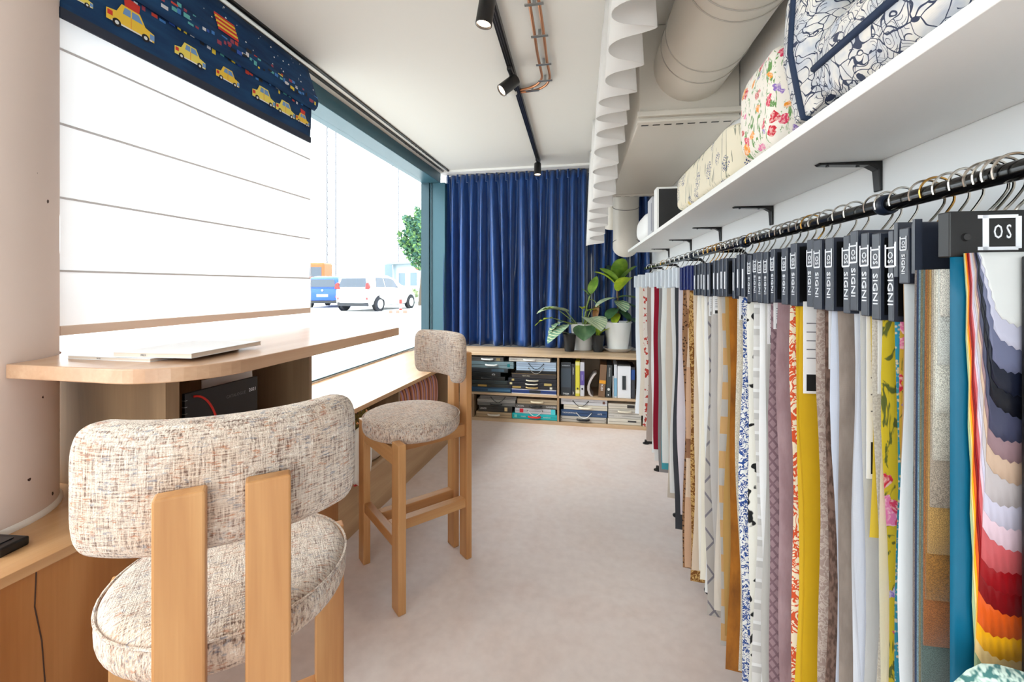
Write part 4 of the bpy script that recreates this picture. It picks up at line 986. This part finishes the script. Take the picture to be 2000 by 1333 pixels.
def pot(o, r0, r1, h, mat, rim=.004, z0=0):
    MB().lathe([(0,z0),(r0,z0),(r1,z0+h),(r1+rim,z0+h),(r1+rim,z0+h+.008),(r1-.004,z0+h+.008),(r1-.006,z0+h-.012),(0,z0+h-.012)], 32).build('pot', mat, o, smooth=True)
    MB().lathe([(0,z0+h-.014),(r1-.006,z0+h-.012),(0,z0+h-.006)], 20).build('soil', SOIL, o)
PW = plain((226,226,224), .35, name='white_ceramic'); PBk = plain((26,27,29), .45, name='black_nursery_pot')
def place(u, v): p_ = onz(u, v, ZK); return (p_.x, p_.y, ZK)
def stem(o, pts, r=.004, mat=None): MB().tube(smooth_path(pts, 4), r, 7).build('stem', mat or STEMG, o, smooth=True)
D = math.radians
# fiddle-leaf fig in a white pot on a saucer
p_ = place(1207, 688); o = thing('fiddle_leaf_fig', 'fiddle leaf fig in a white pot standing on a saucer', 'potted plant', (p_[0], p_[1]+.07, ZK))
MB().lathe([(0,0),(.085,0),(.115,.028),(.118,.03),(.108,.028),(.08,.008),(0,.008)], 36).build('saucer', PW, o, smooth=True)
pot(o, .078, .105, .215, PW, .006, .009)
stem(o, [(0,0,.2),(.004,0,.33),(-.004,0,.45),(.0,0,.53)], .007, STEM)
for az, el, L, W_, dr, z, mt in [(D(215),.9,.22,.13,.5,.52,L_GREEN),(D(175),1.0,.24,.13,.9,.50,L_LIME),(D(-20),1.1,.24,.14,.6,.50,L_GREEN),(D(-60),1.0,.22,.13,1.0,.47,L_LIME),(D(-80),1.2,.25,.14,.6,.53,L_GREEN),(D(130),1.1,.2,.12,.4,.53,L_DARK),(D(60),1.0,.2,.12,.6,.52,L_DARK),
                                 (D(10),.3,.18,.12,.9,.42,L_GREEN),(D(200),-.1,.2,.14,.6,.42,L_SILV),(D(-70),-.2,.17,.12,.7,.40,L_BLUE),(D(-40),-.4,.15,.11,.6,.33,L_DARK),(D(230),-.3,.15,.12,.7,.34,L_DARK),(D(-10),.0,.2,.11,.8,.38,L_DARK),(D(250),-.5,.12,.08,.5,.30,L_LIME)]:
    leaf((0,0,z), az, el, L, W_, dr, .22, 'fiddle').build('leaf', mt, o, smooth=True)
stem(o, [(.03,-.02,.2),(.08,-.05,.24),(.10,-.06,.25)], .003)
leaf((.10,-.06,.26), D(-30), -.2, .17, .17, 1.0, .12, 'heart').build('leaf', L_DARK, o, smooth=True)
# big-leaved plant in a rounded white pot
o.scale = (1.26,)*3
p_ = place(1138, 684); o = thing('philodendron', 'silvery veined philodendron spilling from a rounded white pot', 'potted plant', (p_[0], p_[1]+.04, ZK))
pot(o, .07, .092, .19, PW, .003)
for hx, hy, hz, az, el, L, W_, dr, sh_, mt in [(-.12,-.06,.29,D(200),.35,.24,.20,.9,'heart',L_SILV),(.05,-.10,.25,D(-60),.0,.2,.17,1.0,'heart',L_SILV),(-.10,-.12,.20,D(225),-.35,.24,.13,.5,'ovate',L_BLUE),(.02,-.11,.19,D(-95),-.7,.13,.15,.5,'heart',L_DARK),(.06,.0,.42,D(60),1.1,.17,.085,.2,'ovate',L_GREEN),(.05,-.02,.41,D(190),.9,.09,.06,.4,'ovate',L_GREEN),
                                         (-.20,-.10,.24,D(185),.1,.17,.11,1.0,'lobed',L_LIME),(-.17,-.08,.30,D(175),.4,.15,.10,.9,'lobed',L_LIME),(-.14,-.10,.22,D(210),-.3,.16,.10,.8,'lobed',L_BLUE),(.02,.0,.29,D(20),.4,.11,.07,.8,'lobed',L_LIME),(.0,-.02,.31,D(-90),.5,.10,.06,.8,'lobed',L_LIME),(.06,-.02,.30,D(-20),.6,.10,.07,.7,'lobed',L_GREEN),(.09,.0,.22,D(70),1.2,.16,.05,.2,'ovate',L_BROWN)]:
    stem(o, [(hx*.15,hy*.15,.17),(hx*.5,hy*.5,max(.2,hz*.75)),(hx,hy,hz)], .0032)
    leaf((hx,hy,hz), az, el, L, W_, dr, .18, sh_, .004 if sh_ == 'lobed' else 0).build('leaf', mt, o, smooth=True)
stem(o, [(.02,0,.18),(.03,0,.33),(.05,0,.38),(.09,0,.37),(.11,0,.33)], .003)
# two little black nursery pots
o.scale = (1.34,)*3
p_ = place(1168, 688); o = thing('seedling_pot', 'small black nursery pot with a green shoot between the white pots', 'potted plant', (p_[0], p_[1]+.03, ZK))
pot(o, .036, .05, .125, PBk, .002)
for az, el, L, W_, dr in ((D(80),1.3,.13,.045,.3),(D(0),.9,.17,.05,1.0),(D(170),1.2,.12,.05,.4)): leaf((0,0,.12), az, el, L, W_, dr, .3, 'strap').build('leaf', L_LIME, o, smooth=True)
o.scale = (1.25,)*3
p_ = place(1112, 687); o = thing('cutting_pot', 'small black nursery pot tucked under the big silvery leaf', 'potted plant', (p_[0], p_[1]+.03, ZK))
pot(o, .038, .052, .13, PBk, .002)
leaf((0,0,.125), D(215), .6, .15, .06, 1.3, .3, 'strap').build('leaf', L_BLUE, o, smooth=True); o.scale = (1.25,)*3

# ================================================================== cushions in the bench niches
BA = -math.atan(.031)
def bloc(y, x, z): return Matrix.Rotation(BA, 4, 'Z') @ Vector((x, y, z)) + Vector((-1.315,0,0))
def soft(name, label, y, x, z, sx, sy, sz, mat, rot=(0,0,0), puff=.55, cat='cushion'):
    o = thing(name, label, cat, bloc(y,x,z), BA)
    def fn(u, v):
        th = 2*PI*u; ph = PI*v; c_, sn, k, zz = math.cos(th), math.sin(th), math.sin(ph), -math.cos(ph)
        return (math.copysign(abs(c_)**puff,c_)*abs(k)**puff*sx/2, math.copysign(abs(sn)**puff,sn)*abs(k)**puff*sy/2*(1+.03*math.sin(th*5)), math.copysign(abs(zz)**.7,zz)*sz/2+sz/2)
    m = MB().grid(fn, 36, 18, True).build('cover', mat, o, smooth=True); m.rotation_euler = rot; return o
STRP = fab('stripes', (176,136,150), (140,74,52), (196,128,86), sc=.75)
o = soft('striped_cushion', 'mauve and rust striped cushion filling the bench niche', 3.03, -.16, .281, .24, .78, .345, STRP, puff=.4)
soft('mustard_cloth', 'folded mustard and dark patterned cloth in the bench niche', 2.27, -.28, .281, .3, .55, .34, fab('floral', (120,100,36), (50,46,30), sc=1.2), puff=.4, cat='cloth')
soft('beige_cushion', 'beige cushion resting on the niche floor before mustard cloth', 2.40, -.07, .281, .12, .24, .14, PL(196,176,156), puff=.6)
o = soft('white_cushion', 'white cushion with red piping slumped over the niche edge', 2.10, .035, .262, .06, .17, .30, PL(234,230,222), puff=.7)
o.rotation_euler = (0, 0, BA)
MB().tube([(.004, -.07+.14*i/10, .02-.012*math.sin(PI*i/10)) for i in range(11)], .005, 6).build('piping', plain((176,40,36), .7), o, smooth=True)

# ================================================================== the street
GZ = .3
GND = make_plaster('street_paving', (206,206,204), False, .9)
pv = MB().box(-120,-60,GZ-.2,XG-.12,160,GZ).build('street_ground', GND); pv['kind'] = 'structure'; pv.name = 'floor_street'
kb = MB().box(-60, 23.5, GZ, -4, 24.0, GZ+.12).build('kerb', plain((150,158,150), .9)); kb.name = 'trim_kerb'; kb['kind'] = 'structure'
CARG = plain((62,74,88), .08, 0, .8, name='car_glass'); TYRE = plain((34,34,36), .8); RIM = plain((176,180,184), .3, .8); TAIL = plain((206,50,44), .25); 
def car(label, loc, rz, paint, L=3.6):
    o = thing('parked_car', label, 'car', loc, rz)
    st = [(0,.34,.86,.66),(.05,.26,.92,.76),(.25,.22,.95,.81),(.8,.2,.95,.83),(1.6,.2,.93,.83),(2.4,.2,.92,.83),(2.7,.2,.90,.82),(3.1,.22,.80,.80),(3.45,.26,.70,.74),(3.6,.34,.58,.62)]
    vs = []
    for y_, zl_, zb_, w_ in st:
        half = [(w_*.8,zl_),(w_*.97,zl_+.1),(w_,(zl_+zb_)/2),(w_*.99,zb_-.1),(w_*.93,zb_)]
        ring = half + [(-x,z) for x,z in half[::-1]]
        vs += [(x,y_,z) for x,z in ring]
    n = 10; m = MB().add(vs, [(j*n+i,j*n+(i+1)%n,(j+1)*n+(i+1)%n,(j+1)*n+i) for j in range(len(st)-1) for i in range(n)]); caps(m, n)
    m.build('body', paint, o, smooth=True)
    gs = [(.02,.90,.95,.72,.70),(.10,.90,1.30,.76,.66),(.32,.90,1.455,.77,.62),(.9,.90,1.50,.78,.62),(1.5,.90,1.47,.78,.62),(1.95,.89,1.36,.78,.62),(2.72,.88,.92,.74,.70)]
    vs = []
    for y_, za, zt_, wb, wt in gs: vs += [(wb,y_,za),(wt,y_,zt_-.03),(wt-.07,y_,zt_),(-wt+.07,y_,zt_),(-wt,y_,zt_-.03),(-wb,y_,za)]
    m = MB().add(vs, [(j*6+i,j*6+(i+1)%6,(j+1)*6+(i+1)%6,(j+1)*6+i) for j in range(len(gs)-1) for i in range(6)]); caps(m, 6)
    m.build('cabin', paint, o, smooth=True)
    MB().prism([(-.6,.98),(.6,.98),(.52,1.33),(-.52,1.33)], 0, .012, 'y').build('rear_window', CARG, o)
    rwn = o.children[-1]; rwn.location = (0,-.02,0); rwn.rotation_euler = (0,0,0)
    rwn.data.transform(Matrix.Shear('XY', 4, (0,0)) if False else Matrix.Identity(4))
    for vtx in rwn.data.vertices: vtx.co.y += (vtx.co.z-.95)*.26
    for sx in (-1, 1):
        def sidew(poly, nm):
            vs = [(sx*((.775-(z-.9)*.27)+.012*k_), y_, z) for k_ in (0,1) for y_, z in poly]; c_ = len(poly)
            MB().add(vs, [tuple(range(c_))[::-1], tuple(range(c_,2*c_))]+[(i,(i+1)%c_,c_+(i+1)%c_,c_+i) for i in range(c_)]).build(nm, CARG, o)
        sidew([(.42,.98),(1.0,.97),(1.0,1.36),(.55,1.36)], 'side_window'); sidew([(1.06,.97),(1.95,.96),(1.72,1.28),(1.45,1.35),(1.06,1.36)], 'side_window')
        MB().prism([(sx*.56,.90),(sx*.72,.90),(sx*.74,1.0),(sx*.66,1.16),(sx*.60,1.12)], -.02, .08, 'y').build('tail_lamp', TAIL, o, bevel=.01)
        MB().prism([(sx*.60,.48),(sx*.66,.48),(sx*.66,.56),(sx*.60,.56)], -.012, .05, 'y').build('reflector', TAIL, o)
        MB().box(sx*.80-.06,1.98,.93,sx*.80+.09*sx+.06,2.08,1.06).build('mirror', paint, o, bevel=.03)
        for y_ in (.55, 2.93):
            w_ = MB().lathe([(.0,-.09),(.2,-.09),(.285,-.075),(.29,0),(.285,.075),(.2,.09),(0,.09)], 28, (sx*.74,y_,.29), 'x').build('wheel', TYRE, o, smooth=True)
            MB().lathe([(.0,0),(.17,0),(.19,.012),(.19,.02)], 24, (sx*.74+(.092*sx if sx > 0 else -.112),y_,.29), 'x').build('rim', RIM, w_, smooth=True)
            MB().lathe([(.335,-.02),(.335,.02)], 28, (sx*.80,y_,.31), 'x').build('wheel_arch', plain((28,28,30), .9), o)
    MB().box(-.26,-.012,.52,.26,0.05,.64).build('number_plate', plain((226,228,230), .4), o); pl = o.children[-1]
    text('plate_text', '8A7 9823', .1, INK, pl, (0,-.0135,.58), (PI/2,0,0))
    MB().box(-.66,.0,.22,.66,.06,.36).build('bumper_insert', plain((44,46,50), .6), o)
    MB().lathe([(.05,0),(.05,.012)], 16, (0,-.005,.82), 'y').build('badge', RIM, o)
    return o
def cam2w(r, d): return Vector((r*CY-d*SY, d*CY+r*SY, 0))
wh = plain((214,216,218), .2, 0, .6, name='white_car_paint'); blp = plain((24,84,186), .18, 0, .7, name='blue_car_paint')
rc = cam2w(-6.35, 17.3); car('white hatchback parked on the street outside the window', (rc.x, rc.y, GZ), YAW-D(16), wh, 3.6)
o = bpy.data.objects['parked_car']; o.scale = (1.06,1.06,1.0)
rc = cam2w(-8.85, 20.3); car('blue hatchback parked past the white hatchback outside', (rc.x, rc.y, GZ), YAW-D(-4), blp)
MAST = plain((116,116,122), .8)
def mast(label, r, d, w_, h, th):
    p_ = cam2w(r, d); o = thing('lattice_mast', label, 'mast', (p_.x, p_.y, GZ), .5)
    cs = [(-w_/2,-w_/2),(w_/2,-w_/2),(w_/2,w_/2),(-w_/2,w_/2)]
    for x,y_ in cs: MB().bar((x,y_,0),(x,y_,h), th, th).build('leg', MAST, o)
    n_ = int(h/(w_*1.1)); m = MB()
    for k in range(n_):
        z0, z1 = h*k/n_, h*(k+1)/n_
        for i in range(4):
            a, b_ = cs[i], cs[(i+1)%4]
            m.bar((*a,z0),(*b_,z1), th*.5, th*.5); m.bar((*a,z1),(*b_,z1), th*.6, th*.6)
    q = m.build('bracing', MAST, o); q['kind'] = 'stuff'; return o
mast('tall pale lattice mast rising behind the blue hatchback', -41.5, 100, 1.9, 42, .16)
mast('slimmer pale lattice mast rising behind the low building', -33.5, 125, 1.8, 40, .13)
# low building with windows
p_ = cam2w(-12.6, 46); o = thing('low_building', 'long pale grey building with dark windows across the street', 'building', (p_.x, p_.y, GZ), YAW-D(38))
PG = plain((170,184,190), .8)
MB().box(0,0,0,18,6,3.3).build('wall', PG, o); MB().box(-.4,-.5,3.3,18.3,6.3,3.5).build('roof', plain((130,150,158), .7), o)
MB().prism([(0,-.4),(.5,-.4),(.0,-1.0)], 0, 3.3).build('corner_fin', plain((120,140,150), .7), o)
for k in range(9): 
    f_ = MB().box(1+k*1.85,-.06,1.0,2.2+k*1.85,0,2.5).build('window', plain((196,204,208), .5), o); MB().box(1.1+k*1.85,-.08,1.1,2.1+k*1.85,-.05,2.4).build('pane', plain((96,116,130), .15), f_)
p_ = cam2w(-14.2, 55); o = thing('shed', 'small beige shed beside the pale grey building', 'shed', (p_.x, p_.y, GZ), YAW)
MB().box(-1.6,0,0,1.4,3,3.0).build('wall', plain((196,178,166), .8), o); MB().prism([(-1.8,3.0),(1.6,3.0),(1.2,3.5),(-1.4,3.5)], -.2, 3.2, 'y').build('roof', plain((206,176,160), .8), o)
# orange truck, sign, bollard, barrier
p_ = cam2w(-18.4, 40); o = thing('orange_truck', 'orange truck cab standing beside the blind edge outside', 'truck', (p_.x, p_.y, GZ), YAW)
MB().box(-1.1,0,1.2,1.1,2,3.2).build('cab', plain((214,96,48), .5), o, bevel=.15); MB().box(-1.1,0,.5,1.1,2.2,1.2).build('bumper', plain((150,150,154), .6), o)
MB().box(-.9,-.02,1.9,.9,0,2.8).build('windscreen', CARG, o)
for x in (-.8,.8): MB().lathe([(0,-.15),(.5,-.15),(.5,.15),(0,.15)], 20, (x,1,.5), 'x').build('wheel', TYRE, o)
p_ = cam2w(-7.7, 36); o = thing('road_sign', 'round road sign on a grey pole before the pale building', 'sign', (p_.x, p_.y, GZ), YAW)
MB().tube([(0,0,0),(0,0,3.0)], .05, 8).build('pole', plain((150,154,158), .5), o); MB().lathe([(.36,0),(.36,.03)], 24, (0,-.06,2.7), 'y').build('disc', plain((206,60,56), .5), o); MB().lathe([(.26,0),(.26,.012)], 24, (0,-.09,2.7), 'y').build('face', plain((226,226,226), .5), o)
p_ = cam2w(-4.25, 16.6); o = thing('bollard', 'red and white bollard beside the front of the white hatchback', 'bollard', (p_.x, p_.y, GZ))
for k in range(4): MB().lathe([(.055,k*.17),(.055,k*.17+.17)], 14).build('band', plain((214,60,52), .5) if k % 2 == 0 else plain((236,236,236), .5), o)
MB().lathe([(.14,0),(.14,.04),(.06,.06)], 14).build('base', TYRE, o)
p_ = cam2w(-4.35, 16.2); o = thing('kerb_marker', 'low red and white striped kerb block beside the bollard', 'kerb block', (p_.x, p_.y, GZ), YAW)
for k in range(6): MB().box(-.36+k*.13,0,0,-.36+k*.13+.128,.14,.11).build('stripe', plain((214,120,104), .6) if k % 2 else plain((232,232,230), .6), o)
# hedge line and tree
def tree(name, label, loc, h, r, n, seed, cols):
    rnd = random.Random(seed); o = thing(name, label, 'tree' if 'tree' in name else 'hedge', loc)
    if h: 
        MB().tube([(0,0,0),(.1,0,h*.4),(0,.1,h*.8)], [.22,.16,.06], 10).build('trunk', plain((92,80,66), .9), o, smooth=True)
    for ci, c_ in enumerate(cols):
        m = MB()
        for k in range(n):
            while True:
                q = Vector((rnd.uniform(-1,1),rnd.uniform(-1,1),rnd.uniform(-1,1)))
                if .35 < q.length < 1: break
            lump = .75+.25*math.sin(q.x*9+q.z*7+seed)
            p = Vector((q.x*r[0],q.y*r[1],q.z*r[2]))*lump+Vector((0,0,h*.85+ (0 if h else r[2])))
            a = Vector((rnd.uniform(-1,1),rnd.uniform(-1,1),rnd.uniform(-1,1))).normalized()*rnd.uniform(.06,.13); b_ = a.orthogonal().normalized()*a.length*.6
            m.add([p-a,p+b_,p+a,p-b_], [(0,1,2,3)])
        f_ = m.build('foliage', leafmat(c_, tuple(x*1.15 for x in c_), .6), o); f_['kind'] = 'stuff'
    return o
p_ = cam2w(-4.75, 23); tree('street_tree', 'leafy green tree beside the teal window post outside', (p_.x,p_.y,GZ), 4.2, (1.3,1.3,1.75), 2200, 3, [(70,110,74),(96,130,70),(52,92,76)])
p_ = cam2w(-9.0, 38); tree('low_hedge', 'low scrubby hedge along the far pavement', (p_.x,p_.y,GZ), 0, (3.5,.8,.45), 500, 5, [(120,140,96),(150,156,120)])
